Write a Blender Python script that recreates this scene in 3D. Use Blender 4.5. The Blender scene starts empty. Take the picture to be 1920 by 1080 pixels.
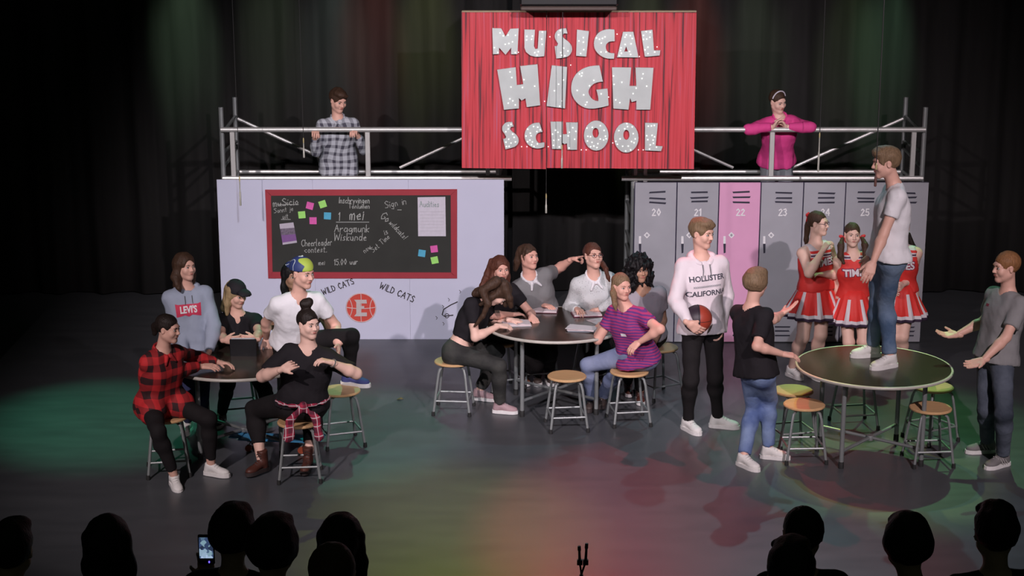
import bpy, math, random, os
import numpy as np
from mathutils import Vector, Matrix
from mathutils.bvhtree import BVHTree
random.seed(7); RNG = np.random.RandomState(5)
scene = bpy.context.scene
COL = scene.collection
PI = math.pi
# ---------------------------------------------------------------- camera
FPX, TH, CAMZ = 3109.0, 0.232, 4.42
cam = bpy.data.cameras.new('camera'); cam_ob = bpy.data.objects.new('camera', cam); COL.objects.link(cam_ob)
cam.sensor_width = 36; cam.lens = 36*FPX/1920; cam.clip_end = 200
cam_ob.location = (0, 0, CAMZ); cam_ob.rotation_euler = (PI/2-TH, 0, 0)
scene.camera = cam_ob
# ---------------------------------------------------------------- exposure, world, lights
vs = scene.view_settings
vs.view_transform = 'Standard'; vs.look = 'None'; vs.gamma = 1; vs.use_curve_mapping = False; vs.exposure = 0.0
scene.cycles.use_denoising = True
scene.cycles.max_bounces = 5
scene.cycles.sample_clamp_indirect = 4
world = bpy.data.worlds.new('world'); scene.world = world; world.use_nodes = True
world.node_tree.nodes['Background'].inputs[0].default_value = (0.55, 0.75, 0.55, 1)
world.node_tree.nodes['Background'].inputs[1].default_value = 0.020
def spot(name, loc, target, energy, color, deg, blend=0.5, size=0.15):
    l = bpy.data.lights.new(name, 'SPOT'); o = bpy.data.objects.new(name, l); COL.objects.link(o)
    l.energy = energy; l.color = color; l.spot_size = math.radians(deg); l.spot_blend = blend; l.shadow_soft_size = size
    o.location = loc
    o.rotation_euler = (Vector(target)-Vector(loc)).to_track_quat('-Z', 'Y').to_euler()
    return o
spot('front_lamp_left', (-4.5, 3.5, 6.5), (-1.0, 13.9, 1.0), 2700, (1, .86, .88), 40, .7, .08)
spot('front_lamp_right', (3.8, 3.0, 6.8), (1.9, 13.9, 1.4), 3100, (1, .85, .90), 44, .7, .08)
spot('front_lamp_middle', (0, 3.0, 6.9), (0, 16.5, 1.6), 1900, (.92, .90, 1), 33, .6, .08)
spot('back_lamp_green_left', (-4.9, 17.4, 6.3), (-3.55, 13.8, 0), 950, (.12, 1, .55), 20, .9, .05)
spot('back_lamp_green_table', (-1.2, 17.4, 6.3), (-1.6, 13.5, 0), 750, (.15, 1, .6), 22, .7, .05)
spot('back_lamp_olive', (-.6, 17.4, 6.3), (-.50, 11.2, 0), 600, (.75, .9, .08), 18, .8, .05)
spot('back_lamp_red', (.6, 17.4, 6.3), (1.38, 11.3, 0), 1050, (1, .06, .10), 24, .5, .05)
spot('back_lamp_teal', (3.0, 17.4, 6.3), (1.3, 11.6, 0), 400, (.35, .85, .95), 44, .6, .05)
spot('back_lamp_green_right', (4.6, 17.4, 6.3), (3.2, 13.3, 0), 850, (.30, 1, .38), 26, .7, .05)
spot('back_lamp_yellow_right', (2.6, 17.4, 6.3), (2.9, 13.0, .7), 700, (.85, 1, .12), 14, .6, .05)
for _x, _c, _e in ((-3.55, (.5, .8, .5), 1900), (-2.6, (.5, .75, .4), 900), (-1.9, (.5, .7, .6), 1200), (-1.5, (1, .2, .12), 1200), (-.9, (.75, .9, .25), 1300), (1.5, (.6, .8, .3), 1200), (2.05, (1, .18, .12), 1900), (2.75, (.6, .9, .5), 800), (3.8, (.5, .85, .3), 700), (4.15, (.4, .9, .5), 1500)):
    spot('haze_beam_standin', (_x, 16.7, 6.8), (_x-.05, 18.4, 2.9), _e, _c, 12, 1.0, .08)  # added spots: glow on the curtain stands in for light beams in haze

# ---------------------------------------------------------------- helpers: where a pixel's ray meets a real plane
_c, _s = math.cos(TH), math.sin(TH)
def ray(px, py):
    u = (px-960)/FPX; v = (540-py)/FPX
    return np.array([u, _c+v*_s, -_s+v*_c])
def atY(px, py, Y):
    d = ray(px, py); return np.array([0, 0, CAMZ])+d*(Y/d[1])
def atZ(px, py, z=0.0):
    d = ray(px, py); return np.array([0, 0, CAMZ])+d*((z-CAMZ)/d[2])
def to_px(p):
    z = p[2]-CAMZ; d = p[1]*_c-z*_s; v = p[1]*_s+z*_c
    return np.array([960+FPX*p[0]/d, 540-FPX*v/d])
def unit(v):
    v = np.array(v, float); n = np.linalg.norm(v); return v/n if n > 1e-9 else v
# ---------------------------------------------------------------- materials
_mats = {}
def nt(name):
    m = bpy.data.materials.new(name); m.use_nodes = True; t = m.node_tree
    return m, t, t.nodes['Principled BSDF']
def mat(name, col=(.5, .5, .5), rough=.6, metal=0.0, var=.12, scale=30, bump=0.0, bscale=None, spec=.4, emit=None, stretch=None):
    """plain procedural material: base colour with a little noise variation and fine relief"""
    if name in _mats: return _mats[name]
    m, t, b = nt(name)
    tc = t.nodes.new('ShaderNodeTexCoord'); mp = t.nodes.new('ShaderNodeMapping'); t.links.new(tc.outputs['Object'], mp.inputs[0])
    if stretch: mp.inputs['Scale'].default_value = stretch
    n = t.nodes.new('ShaderNodeTexNoise'); n.inputs['Scale'].default_value = scale; n.inputs['Detail'].default_value = 3
    t.links.new(mp.outputs[0], n.inputs['Vector'])
    mx = t.nodes.new('ShaderNodeMix'); mx.data_type = 'RGBA'
    mx.inputs[6].default_value = (*[c*(1-var) for c in col], 1); mx.inputs[7].default_value = (*[min(1, c*(1+var)) for c in col], 1)
    t.links.new(n.outputs[0], mx.inputs[0]); t.links.new(mx.outputs[2], b.inputs['Base Color'])
    b.inputs['Roughness'].default_value = rough; b.inputs['Metallic'].default_value = metal
    b.inputs['Specular IOR Level'].default_value = spec
    if bump:
        n2 = t.nodes.new('ShaderNodeTexNoise'); n2.inputs['Scale'].default_value = bscale or scale; n2.inputs['Detail'].default_value = 2
        t.links.new(mp.outputs[0], n2.inputs['Vector'])
        bp = t.nodes.new('ShaderNodeBump'); bp.inputs['Strength'].default_value = bump; bp.inputs['Distance'].default_value = .01
        t.links.new(n2.outputs[0], bp.inputs['Height']); t.links.new(bp.outputs[0], b.inputs['Normal'])
    if emit:
        b.inputs['Emission Color'].default_value = (*emit[0], 1); b.inputs['Emission Strength'].default_value = emit[1]
    _mats[name] = m
    return m
def mnode(t, op, a, b=None, c=None):
    n = t.nodes.new('ShaderNodeMath'); n.operation = op
    for i, v in enumerate((a, b, c)):
        if v is None: continue
        if isinstance(v, (int, float)): n.inputs[i].default_value = v
        else: t.links.new(v, n.inputs[i])
    return n.outputs[0]
def plaid(name, base, dark, light=None, period=.085, duty=.5, rough=.8):
    """woven check: crossed stripes along the body's width and height"""
    if name in _mats: return _mats[name]
    m, t, b = nt(name); tc = t.nodes.new('ShaderNodeTexCoord'); sp = t.nodes.new('ShaderNodeSeparateXYZ')
    n = t.nodes.new('ShaderNodeTexNoise'); n.inputs['Scale'].default_value = 5; n.inputs['Detail'].default_value = 1
    t.links.new(tc.outputs['Object'], n.inputs['Vector'])
    ad = t.nodes.new('ShaderNodeVectorMath'); ad.operation = 'MULTIPLY_ADD'
    t.links.new(n.outputs['Color'], ad.inputs[0]); ad.inputs[1].default_value = (.07, .07, .07); t.links.new(tc.outputs['Object'], ad.inputs[2])
    t.links.new(ad.outputs[0], sp.inputs[0])
    xy = mnode(t, 'ADD', sp.outputs[0], mnode(t, 'MULTIPLY', sp.outputs[1], .6))
    def st(v, per, du):
        f = mnode(t, 'FRACT', mnode(t, 'DIVIDE', v, per))
        return mnode(t, 'LESS_THAN', f, du)
    a = st(xy, period, duty); c = st(sp.outputs[2], period, duty)
    f = mnode(t, 'MULTIPLY', mnode(t, 'ADD', a, c), .5)
    r = t.nodes.new('ShaderNodeValToRGB'); r.color_ramp.interpolation = 'CONSTANT'
    mid = tuple((x+y)/2 for x, y in zip(base, dark))
    r.color_ramp.elements[0].color = (*base, 1); r.color_ramp.elements[1].position = .9; r.color_ramp.elements[1].color = (*dark, 1)
    e = r.color_ramp.elements.new(.4); e.color = (*mid, 1)
    t.links.new(f, r.inputs[0]); out = r.outputs[0]
    if light:
        mx = t.nodes.new('ShaderNodeMix'); mx.data_type = 'RGBA'
        l1 = mnode(t, 'MAXIMUM', st(mnode(t, 'ADD', xy, period*.4), period, .1), st(mnode(t, 'ADD', sp.outputs[2], period*.4), period, .1))
        t.links.new(l1, mx.inputs[0]); t.links.new(out, mx.inputs[6]); mx.inputs[7].default_value = (*light, 1); out = mx.outputs[2]
    t.links.new(out, b.inputs['Base Color']); b.inputs['Roughness'].default_value = rough
    _mats[name] = m
    return m
def striped(name, c1, c2, period=.028, duty=.4):
    if name in _mats: return _mats[name]
    m, t, b = nt(name); tc = t.nodes.new('ShaderNodeTexCoord'); sp = t.nodes.new('ShaderNodeSeparateXYZ')
    n = t.nodes.new('ShaderNodeTexNoise'); n.inputs['Scale'].default_value = 4
    t.links.new(tc.outputs['Object'], n.inputs['Vector']); t.links.new(tc.outputs['Object'], sp.inputs[0])
    v = mnode(t, 'MULTIPLY_ADD', n.outputs[0], .05, sp.outputs[2])
    f = mnode(t, 'LESS_THAN', mnode(t, 'FRACT', mnode(t, 'DIVIDE', v, period)), duty)
    mx = t.nodes.new('ShaderNodeMix'); mx.data_type = 'RGBA'; t.links.new(f, mx.inputs[0])
    mx.inputs[6].default_value = (*c1, 1); mx.inputs[7].default_value = (*c2, 1)
    t.links.new(mx.outputs[2], b.inputs['Base Color']); b.inputs['Roughness'].default_value = .8
    _mats[name] = m
    return m
def dotted(name, c1, c2, scale=38, thr=.22):
    if name in _mats: return _mats[name]
    m, t, b = nt(name); tc = t.nodes.new('ShaderNodeTexCoord')
    v = t.nodes.new('ShaderNodeTexVoronoi'); v.inputs['Scale'].default_value = scale; v.inputs['Randomness'].default_value = .55
    t.links.new(tc.outputs['Object'], v.inputs['Vector'])
    f = mnode(t, 'LESS_THAN', v.outputs['Distance'], thr)
    mx = t.nodes.new('ShaderNodeMix'); mx.data_type = 'RGBA'; t.links.new(f, mx.inputs[0])
    mx.inputs[6].default_value = (*c1, 1); mx.inputs[7].default_value = (*c2, 1)
    t.links.new(mx.outputs[2], b.inputs['Base Color']); b.inputs['Roughness'].default_value = .8
    _mats[name] = m
    return m
def denim(name, c1, c2, scale=4):
    """washed denim: broad wear patches over a fine weave"""
    if name in _mats: return _mats[name]
    m, t, b = nt(name); tc = t.nodes.new('ShaderNodeTexCoord')
    n = t.nodes.new('ShaderNodeTexNoise'); n.inputs['Scale'].default_value = scale; n.inputs['Detail'].default_value = 5
    t.links.new(tc.outputs['Object'], n.inputs['Vector'])
    r = t.nodes.new('ShaderNodeValToRGB'); r.color_ramp.elements[0].position = .35; r.color_ramp.elements[1].position = .68
    r.color_ramp.elements[0].color = (*c1, 1); r.color_ramp.elements[1].color = (*c2, 1)
    t.links.new(n.outputs[0], r.inputs[0]); t.links.new(r.outputs[0], b.inputs['Base Color']); b.inputs['Roughness'].default_value = .85
    n2 = t.nodes.new('ShaderNodeTexNoise'); n2.inputs['Scale'].default_value = 22; t.links.new(tc.outputs['Object'], n2.inputs['Vector'])
    bp = t.nodes.new('ShaderNodeBump'); bp.inputs['Strength'].default_value = .5; bp.inputs['Distance'].default_value = .012
    t.links.new(n2.outputs[0], bp.inputs['Height']); t.links.new(bp.outputs[0], b.inputs['Normal'])
    _mats[name] = m
    return m
# ---------------------------------------------------------------- plain mesh building
class MB:
    """collects simple shapes into one mesh (coordinates in metres, world or local)"""
    def __init__(s): s.v = []; s.f = []; s.mi = []
    def add(s, vs, fs, mi=0):
        o = len(s.v); s.v += [tuple(map(float, v)) for v in vs]; s.f += [tuple(i+o for i in f) for f in fs]; s.mi += [mi]*len(fs); return s
    def box(s, c, d, rz=0, mi=0, bev=0.0):
        x, y, z = [q/2 for q in d]; b = min(bev, x*.9, y*.9, z*.9)
        if b <= 0:
            vs = [(i*x, j*y, k*z) for i in (-1, 1) for j in (-1, 1) for k in (-1, 1)]
            fs = [(0, 1, 3, 2), (4, 6, 7, 5), (0, 4, 5, 1), (2, 3, 7, 6), (0, 2, 6, 4), (1, 5, 7, 3)]
        else:
            ring = lambda X, Y, Z: [(-X+0, -Y, Z), (X, -Y, Z), (X, Y, Z), (-X, Y, Z)]
            def oct_(X, Y, Z, b): return [(-X+b, -Y, Z), (X-b, -Y, Z), (X, -Y+b, Z), (X, Y-b, Z), (X-b, Y, Z), (-X+b, Y, Z), (-X, Y-b, Z), (-X, -Y+b, Z)]
            R = [oct_(x-b, y-b, -z, b*.6), oct_(x, y, -z+b, b), oct_(x, y, z-b, b), oct_(x-b, y-b, z, b*.6)]
            vs = sum(R, []); fs = [tuple(range(7, -1, -1)), tuple(range(24, 32))]
            for k in range(3): fs += [(k*8+i, k*8+(i+1) % 8, k*8+8+(i+1) % 8, k*8+8+i) for i in range(8)]
        ca, sa = math.cos(rz), math.sin(rz)
        vs = [(c[0]+a*ca-b_*sa, c[1]+a*sa+b_*ca, c[2]+z_) for a, b_, z_ in vs]
        return s.add(vs, fs, mi)
    def tube(s, pts, r, n=8, mi=0, cap=True, close=False):
        P = [np.array(p, float) for p in pts]; R = r if hasattr(r, '__len__') else [r]*len(P)
        vs = []; up = None
        for i, p in enumerate(P):
            if close: t = unit(P[(i+1) % len(P)]-P[i-1])
            else: t = unit(P[min(i+1, len(P)-1)]-P[max(i-1, 0)])
            if up is None:
                up = np.array([0, 0, 1.]) if abs(t[2]) < .9 else np.array([1., 0, 0])
            a = unit(np.cross(t, up)); b = np.cross(a, t); up = b if i else up
            vs += [p+R[i]*(math.cos(2*PI*k/n)*a+math.sin(2*PI*k/n)*b) for k in range(n)]
        m = len(P); fs = []
        for i in range(m if close else m-1):
            j = (i+1) % m
            fs += [(i*n+k, i*n+(k+1) % n, j*n+(k+1) % n, j*n+k) for k in range(n)]
        if cap and not close: fs += [tuple(range(n-1, -1, -1)), tuple((m-1)*n+k for k in range(n))]
        return s.add(vs, fs, mi)
    def lathe(s, prof, c=(0, 0, 0), n=32, mi=0, axis=None):
        vs = []
        for r, z in prof: vs += [(c[0]+r*math.cos(2*PI*k/n), c[1]+r*math.sin(2*PI*k/n), c[2]+z) for k in range(n)]
        fs = []
        for i in range(len(prof)-1): fs += [(i*n+k, i*n+(k+1) % n, (i+1)*n+(k+1) % n, (i+1)*n+k) for k in range(n)]
        fs += [tuple(range(n-1, -1, -1)), tuple((len(prof)-1)*n+k for k in range(n))]
        return s.add(vs, fs, mi)
    def ell(s, c, R, B=None, nu=12, nv=8, mi=0):
        B = np.eye(3) if B is None else np.array(B); vs = []; fs = []
        for j in range(nv+1):
            a = -PI/2+PI*j/nv
            for i in range(nu):
                q = np.array([R[0]*math.cos(a)*math.cos(2*PI*i/nu), R[1]*math.cos(a)*math.sin(2*PI*i/nu), R[2]*math.sin(a)])
                vs.append(np.array(c)+q[0]*B[0]+q[1]*B[1]+q[2]*B[2])
        for j in range(nv): fs += [(j*nu+i, j*nu+(i+1) % nu, (j+1)*nu+(i+1) % nu, (j+1)*nu+i) for i in range(nu)]
        return s.add(vs, fs, mi)
    def mesh(s, name, off=(0, 0, 0), smooth=True, clean=True):
        me = bpy.data.meshes.new(name)
        v = [(a-off[0], b-off[1], c-off[2]) for a, b, c in s.v]
        me.from_pydata(v, [], s.f)
        me.polygons.foreach_set('material_index', s.mi)
        if clean:
            import bmesh
            bm = bmesh.new(); bm.from_mesh(me); bmesh.ops.remove_doubles(bm, verts=bm.verts, dist=1e-5); bmesh.ops.recalc_face_normals(bm, faces=bm.faces); bm.to_mesh(me); bm.free()
        if smooth:
            me.polygons.foreach_set('use_smooth', [True]*len(me.polygons))
            if smooth == 'auto': me.set_sharp_from_angle(angle=math.radians(35))
        return me
def obj(name, data, mats=None, parent=None, loc=None):
    """link one mesh (MB or mesh data) as one object; world coordinates are made local to the parent"""
    off = (0, 0, 0)
    if isinstance(data, MB):
        if parent is not None:
            q = parent
            off = np.zeros(3)
            while q is not None: off = off+np.array(q.location); q = q.parent
        elif loc is not None: off = loc
        data = data.mesh(name, off, smooth='auto')
    o = bpy.data.objects.new(name, data); COL.objects.link(o)
    if mats is not None:
        for m in (mats if isinstance(mats, (list, tuple)) else [mats]): data.materials.append(m)
    if parent is not None: o.parent = parent
    elif loc is not None: o.location = tuple(map(float, loc))
    return o
def tag(o, label=None, cat=None, group=None, kind=None):
    if label: o['label'] = label
    if cat: o['category'] = cat
    if group: o['group'] = group
    if kind: o['kind'] = kind
    return o
def thing(name, loc, label, cat, group=None, rz=0):
    o = bpy.data.objects.new(name, None); COL.objects.link(o); o.location = tuple(map(float, loc)); o.rotation_euler = (0, 0, rz)
    o.empty_display_size = .1
    return tag(o, label, cat, group)
def copy_tree(o, parent=None):
    c = o.copy(); COL.objects.link(c); c.parent = parent
    for ch in [x for x in o.children]: copy_tree(ch, c)
    return c
# ---------------------------------------------------------------- implicit surfaces (bodies, hair and cloth)
class SDF:
    """smooth blends of tapered capsules and ellipsoids, turned into one continuous surface"""
    def __init__(s): s.ops = []
    def cap(s, a, b, ra, rb=None, k=.03, op='u', flat=None, n=None, cutb=False, cuta=False):
        rb = ra if rb is None else rb
        s.ops.append(('c', np.array(a, float), np.array(b, float), ra, rb, k, op, flat, None if n is None else unit(n), cutb, cuta)); return s
    def ell(s, c, R, B, k=.03, op='u'):
        s.ops.append(('e', np.array(c, float), np.array(R, float), np.array(B, float), k, op)); return s
    def plane(s, p, n):   # remove what lies on the side of +n
        s.ops.append(('p', np.array(p, float), unit(n))); return s
    def noise(s, amp, scale, seed=0):
        s.ops.append(('n', amp, scale, seed)); return s
    def bounds(s):
        lo = np.full(3, 1e9); hi = -lo
        for o in s.ops:
            if o[0] == 'c' and o[6] == 'u':
                r = max(o[3], o[4])+.02; lo = np.minimum(lo, np.minimum(o[1], o[2])-r); hi = np.maximum(hi, np.maximum(o[1], o[2])+r)
            elif o[0] == 'e' and o[5] == 'u':
                r = (np.abs(o[3]).T*o[2]).sum(1)+.01; lo = np.minimum(lo, o[1]-r); hi = np.maximum(hi, o[1]+r)
        return lo, hi
    def mesh(s, h):
        lo, hi = s.bounds(); lo = lo-2*h; n = np.ceil((hi-lo)/h).astype(int)+3
        D = np.full(n, .2, np.float32)
        ax = [(lo[i]+h*np.arange(n[i])).astype(np.float32) for i in range(3)]
        for o in s.ops:
            if o[0] == 'n':
                rs = np.random.RandomState(o[3]); idx = np.where(np.abs(D) < 3*h+o[1])
                P = [ax[i][idx[i]] for i in range(3)]; v = 0
                for q in range(7):
                    w = rs.randn(3)*o[2]; v = v+np.sin(P[0]*w[0]+P[1]*w[1]+P[2]*w[2]+rs.rand()*6.28)
                D[idx] += (o[1]*v/2.6).astype(np.float32); continue
            if o[0] == 'p':
                g = ((ax[0]-o[1][0])*o[2][0])[:, None, None]+((ax[1]-o[1][1])*o[2][1])[None, :, None]+((ax[2]-o[1][2])*o[2][2])[None, None, :]
                D = np.maximum(D, g.astype(np.float32)); continue
            if o[0] == 'c':
                k, op = o[5], o[6]; r = max(o[3], o[4])+k+2.5*h; bl = np.minimum(o[1], o[2])-r; bh = np.maximum(o[1], o[2])+r
            else:
                k, op = o[4], o[5]; r = (np.abs(o[3]).T*o[2]).sum(1)+k+2.5*h; bl = o[1]-r; bh = o[1]+r
            i0 = np.clip(np.floor((bl-lo)/h).astype(int), 0, n); i1 = np.clip(np.ceil((bh-lo)/h).astype(int)+1, 0, n)
            if (i1 <= i0).any(): continue
            sl = tuple(slice(a, b) for a, b in zip(i0, i1))
            X = (ax[0][sl[0]])[:, None, None]; Y = (ax[1][sl[1]])[None, :, None]; Z = (ax[2][sl[2]])[None, None, :]
            if o[0] == 'c':
                a, b, ra, rb, flat, nn = o[1], o[2], o[3], o[4], o[7], o[8]
                ab = b-a; L2 = max(float(ab@ab), 1e-10)
                px, py, pz = X-a[0], Y-a[1], Z-a[2]
                t0 = (px*ab[0]+py*ab[1]+pz*ab[2])/L2; t = np.clip(t0, 0, 1)
                qx, qy, qz = px-t*ab[0], py-t*ab[1], pz-t*ab[2]
                if flat:
                    kk = 1/flat; dn = qx*nn[0]+qy*nn[1]+qz*nn[2]
                    q2 = qx*qx+qy*qy+qz*qz; rr = q2-dn*dn
                    ln = np.sqrt(rr+dn*dn*kk*kk)+1e-6
                    g = np.sqrt(rr+dn*dn*kk**4)/ln+1e-6
                    d = (ln-(ra+(rb-ra)*t))/g
                else: d = np.sqrt(qx*qx+qy*qy+qz*qz)-(ra+(rb-ra)*t)
                L = math.sqrt(L2)
                if o[9]: d = np.maximum(d, (t0-1)*L)
                if o[10]: d = np.maximum(d, -t0*L)
            else:
                c, R, B = o[1], o[2], o[3]
                px, py, pz = X-c[0], Y-c[1], Z-c[2]; k0 = 0; k1 = 0
                for j in range(3):
                    l = px*B[j][0]+py*B[j][1]+pz*B[j][2]; k0 = k0+(l/R[j])**2; k1 = k1+(l/R[j]**2)**2
                k0 = np.sqrt(k0); k1 = np.sqrt(k1)+1e-6; d = k0*(k0-1)/k1
            d = d.astype(np.float32); E_ = D[sl]
            if op == 'u':
                hh = np.maximum(k-np.abs(E_-d), 0)/max(k, 1e-6); D[sl] = np.minimum(E_, d)-hh*hh*k*.25
            else:
                d = -d; hh = np.maximum(k-np.abs(E_-d), 0)/max(k, 1e-6); D[sl] = np.maximum(E_, d)+hh*hh*k*.25
        return surface_nets(D, lo, h)
def surface_nets(D, lo, h):
    S = D < 0; n = D.shape
    A = np.zeros((n[0]-1, n[1]-1, n[2]-1), np.uint8)
    for i in (0, 1):
        for j in (0, 1):
            for k in (0, 1): A += S[i:n[0]-1+i, j:n[1]-1+j, k:n[2]-1+k]
    I = np.argwhere((A > 0) & (A < 8)); M = np.full(A.shape, -1, np.int64); M[I[:, 0], I[:, 1], I[:, 2]] = np.arange(len(I))
    acc = np.zeros((len(I), 3)); cnt = np.zeros(len(I))
    C = [(i, j, k) for i in (0, 1) for j in (0, 1) for k in (0, 1)]
    val = {c: D[I[:, 0]+c[0], I[:, 1]+c[1], I[:, 2]+c[2]] for c in C}
    for c in C:
        for a in range(3):
            if c[a]: continue
            e = list(c); e[a] = 1; e = tuple(e); v0, v1 = val[c], val[e]; m = (v0 < 0) != (v1 < 0)
            t = np.where(m, v0/np.where(m, v0-v1, 1), 0); p = np.array(c, float)[None, :].repeat(len(I), 0); p[:, a] = t
            acc[m] += p[m]; cnt[m] += 1
    V = (I+acc/cnt[:, None])*h+lo
    Q = []
    for a in range(3):
        b, c = (a+1) % 3, (a+2) % 3
        s0 = [slice(None)]*3; s1 = [slice(None)]*3; s0[a] = slice(0, n[a]-1); s1[a] = slice(1, n[a])
        E0 = S[tuple(s0)]; E1 = S[tuple(s1)]
        J = np.argwhere(E0 != E1); J = J[(J[:, b] > 0) & (J[:, c] > 0) & (J[:, b] < n[b]-1) & (J[:, c] < n[c]-1)]
        fl = E0[J[:, 0], J[:, 1], J[:, 2]]
        def g(db, dc):
            K = J.copy(); K[:, b] -= db; K[:, c] -= dc; return M[K[:, 0], K[:, 1], K[:, 2]]
        q = np.stack([g(1, 1), g(0, 1), g(0, 0), g(1, 0)], 1)
        q[~fl] = q[~fl][:, ::-1]
        Q.append(q)
    return V, np.concatenate(Q)
def np_mesh(name, parts, off=(0, 0, 0)):
    V = []; Q = []; o = 0
    for v, q in parts: V.append(v); Q.append(q+o); o += len(v)
    V = np.concatenate(V)-np.array(off); Q = np.concatenate(Q); Q = Q[(Q >= 0).all(1)]
    me = bpy.data.meshes.new(name)
    me.vertices.add(len(V)); me.vertices.foreach_set('co', V.astype(np.float32).ravel())
    me.loops.add(Q.size); me.loops.foreach_set('vertex_index', Q.ravel().astype(np.int32))
    me.polygons.add(len(Q)); me.polygons.foreach_set('loop_start', np.arange(0, Q.size, 4, dtype=np.int32))
    me.polygons.foreach_set('use_smooth', np.ones(len(Q), bool))
    me.update(calc_edges=True)
    return me
# ---------------------------------------------------------------- people
def cross(a, b): return unit(np.cross(a, b))
def yawv(deg):   # 0 faces the camera side, +90 faces screen right
    a = math.radians(deg); return np.array([math.sin(a), -math.cos(a), 0.])
def circle_joint(A, B, l1, l2, px, pref):
    """two-bone limb: the joint lies on a circle; take the point of it nearest the wanted ray, leaning to pref"""
    d = np.linalg.norm(B-A)
    if d >= l1+l2-1e-4: return A+(B-A)*l1/(l1+l2)
    ax = unit(B-A); x = (d*d+l1*l1-l2*l2)/(2*d); r = math.sqrt(max(l1*l1-x*x, 0)); c = A+ax*x
    u = cross(ax, [0.13, .2, 1]); v = np.cross(ax, u); best = None
    for k in range(72):
        a = 2*PI*k/72; n = math.cos(a)*u+math.sin(a)*v; p = c+r*n
        cost = -40*float(n@pref)
        if px is not None: cost = np.linalg.norm(to_px(p)-np.array(px))-9*float(n@pref)
        if best is None or cost < best[0]: best = (cost, p)
    return best[1]
def reach(S, px, mode, val, L):
    """wrist position: on a pixel ray at a height, at a depth, or as far as the arm goes"""
    if mode == 'z': W = atZ(px[0], px[1], val)
    else: W = atY(px[0], px[1], S[1]+val)
    d = np.linalg.norm(W-S)
    if d > L*.985: W = S+(W-S)*L*.985/d
    return W
def hand_sdf(W, D, N, side, sc, curl, h=.0045, point=False):
    """palm, four fingers of unequal length with two bends each, and a thumb leaving the side of the palm"""
    D = unit(D); N = unit(N-np.dot(N, D)*D)
    T = np.cross(D, N) if side == 'R' else np.cross(N, D)
    s = SDF(); P = lambda d, t, n=0: W+sc*(D*d+T*t+N*n)
    s.cap(W-D*.03*sc, W+D*.012*sc, .0245*sc, .0225*sc, 0)
    fl = [.075, .083, .077, .060]; tt = [.030, .010, -.011, -.030]; ln = [.088, .091, .087, .079]
    for i in range(4):
        s.cap(P(.01, tt[i]*.55), P(ln[i]-.006, tt[i]), .0155*sc, .0125*sc, .012*sc)
    s.cap(P(.018, .024, .006), P(.05, .030, .006), .016*sc, .013*sc, .014*sc)
    for i in range(4):
        c = curl[i] if hasattr(curl, '__len__') else curl
        if point and i == 0: c = .05
        p = P(ln[i]-.004, tt[i]); spread = (tt[i])*1.6; a = .25*c*1.4; d0 = unit(D+T*spread*(1-.6*min(c, 1)))
        r = .0098-.0008*(i == 3)
        for j, fr in enumerate((.46, .30, .24)):
            a += c*(.75 if j == 0 else .85); q = p+sc*fl[i]*fr*(d0*math.cos(a)+N*math.sin(a))
            s.cap(p, q, (r-.0006*j)*sc, (r-.0006*(j+1))*sc, .003*sc); p = q
    c = curl[4] if hasattr(curl, '__len__') and len(curl) > 4 else (max(curl) if hasattr(curl, '__len__') else curl)
    d1 = unit(D*.72+T*(.75-.5*min(c, 1))+N*(.25+.45*min(c, 1))); p = P(.022, .028, .004); q = p+sc*.042*d1
    s.cap(p, q, .0145*sc, .0115*sc, .01*sc)
    d2 = unit(d1+D*.25-T*.35*c+N*.25*c); q2 = q+sc*.032*d2; s.cap(q, q2, .0112*sc, .0085*sc, .003*sc)
    return s.mesh(h)
SKIN = {}
def skin(key):
    c = {'fair': (.74, .43, .34), 'pale': (.78, .50, .41), 'rosy': (.72, .39, .31), 'tan': (.45, .25, .17), 'dim': (.5, .32, .22)}[key]
    return mat('skin_'+key, c, .5, var=.07, scale=18, spec=.35)
def hairmat(col, name):
    return mat('hair_'+name, col, .55, var=.6, scale=110, bump=.55, bscale=130, spec=.25, stretch=(1, 1, .10))
def fabric(name, col, var=.1): return mat('cloth_'+name, col, .85, var=var, scale=14, bump=.45, bscale=16, spec=.2)
HAIRC = {'dark': (.018, .012, .010), 'brown': (.060, .032, .020), 'light': (.20, .13, .075), 'auburn': (.10, .035, .022), 'blonde': (.34, .24, .13), 'ginger': (.26, .12, .05), 'black': (.008, .007, .008)}
PERSONS = []
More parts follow.
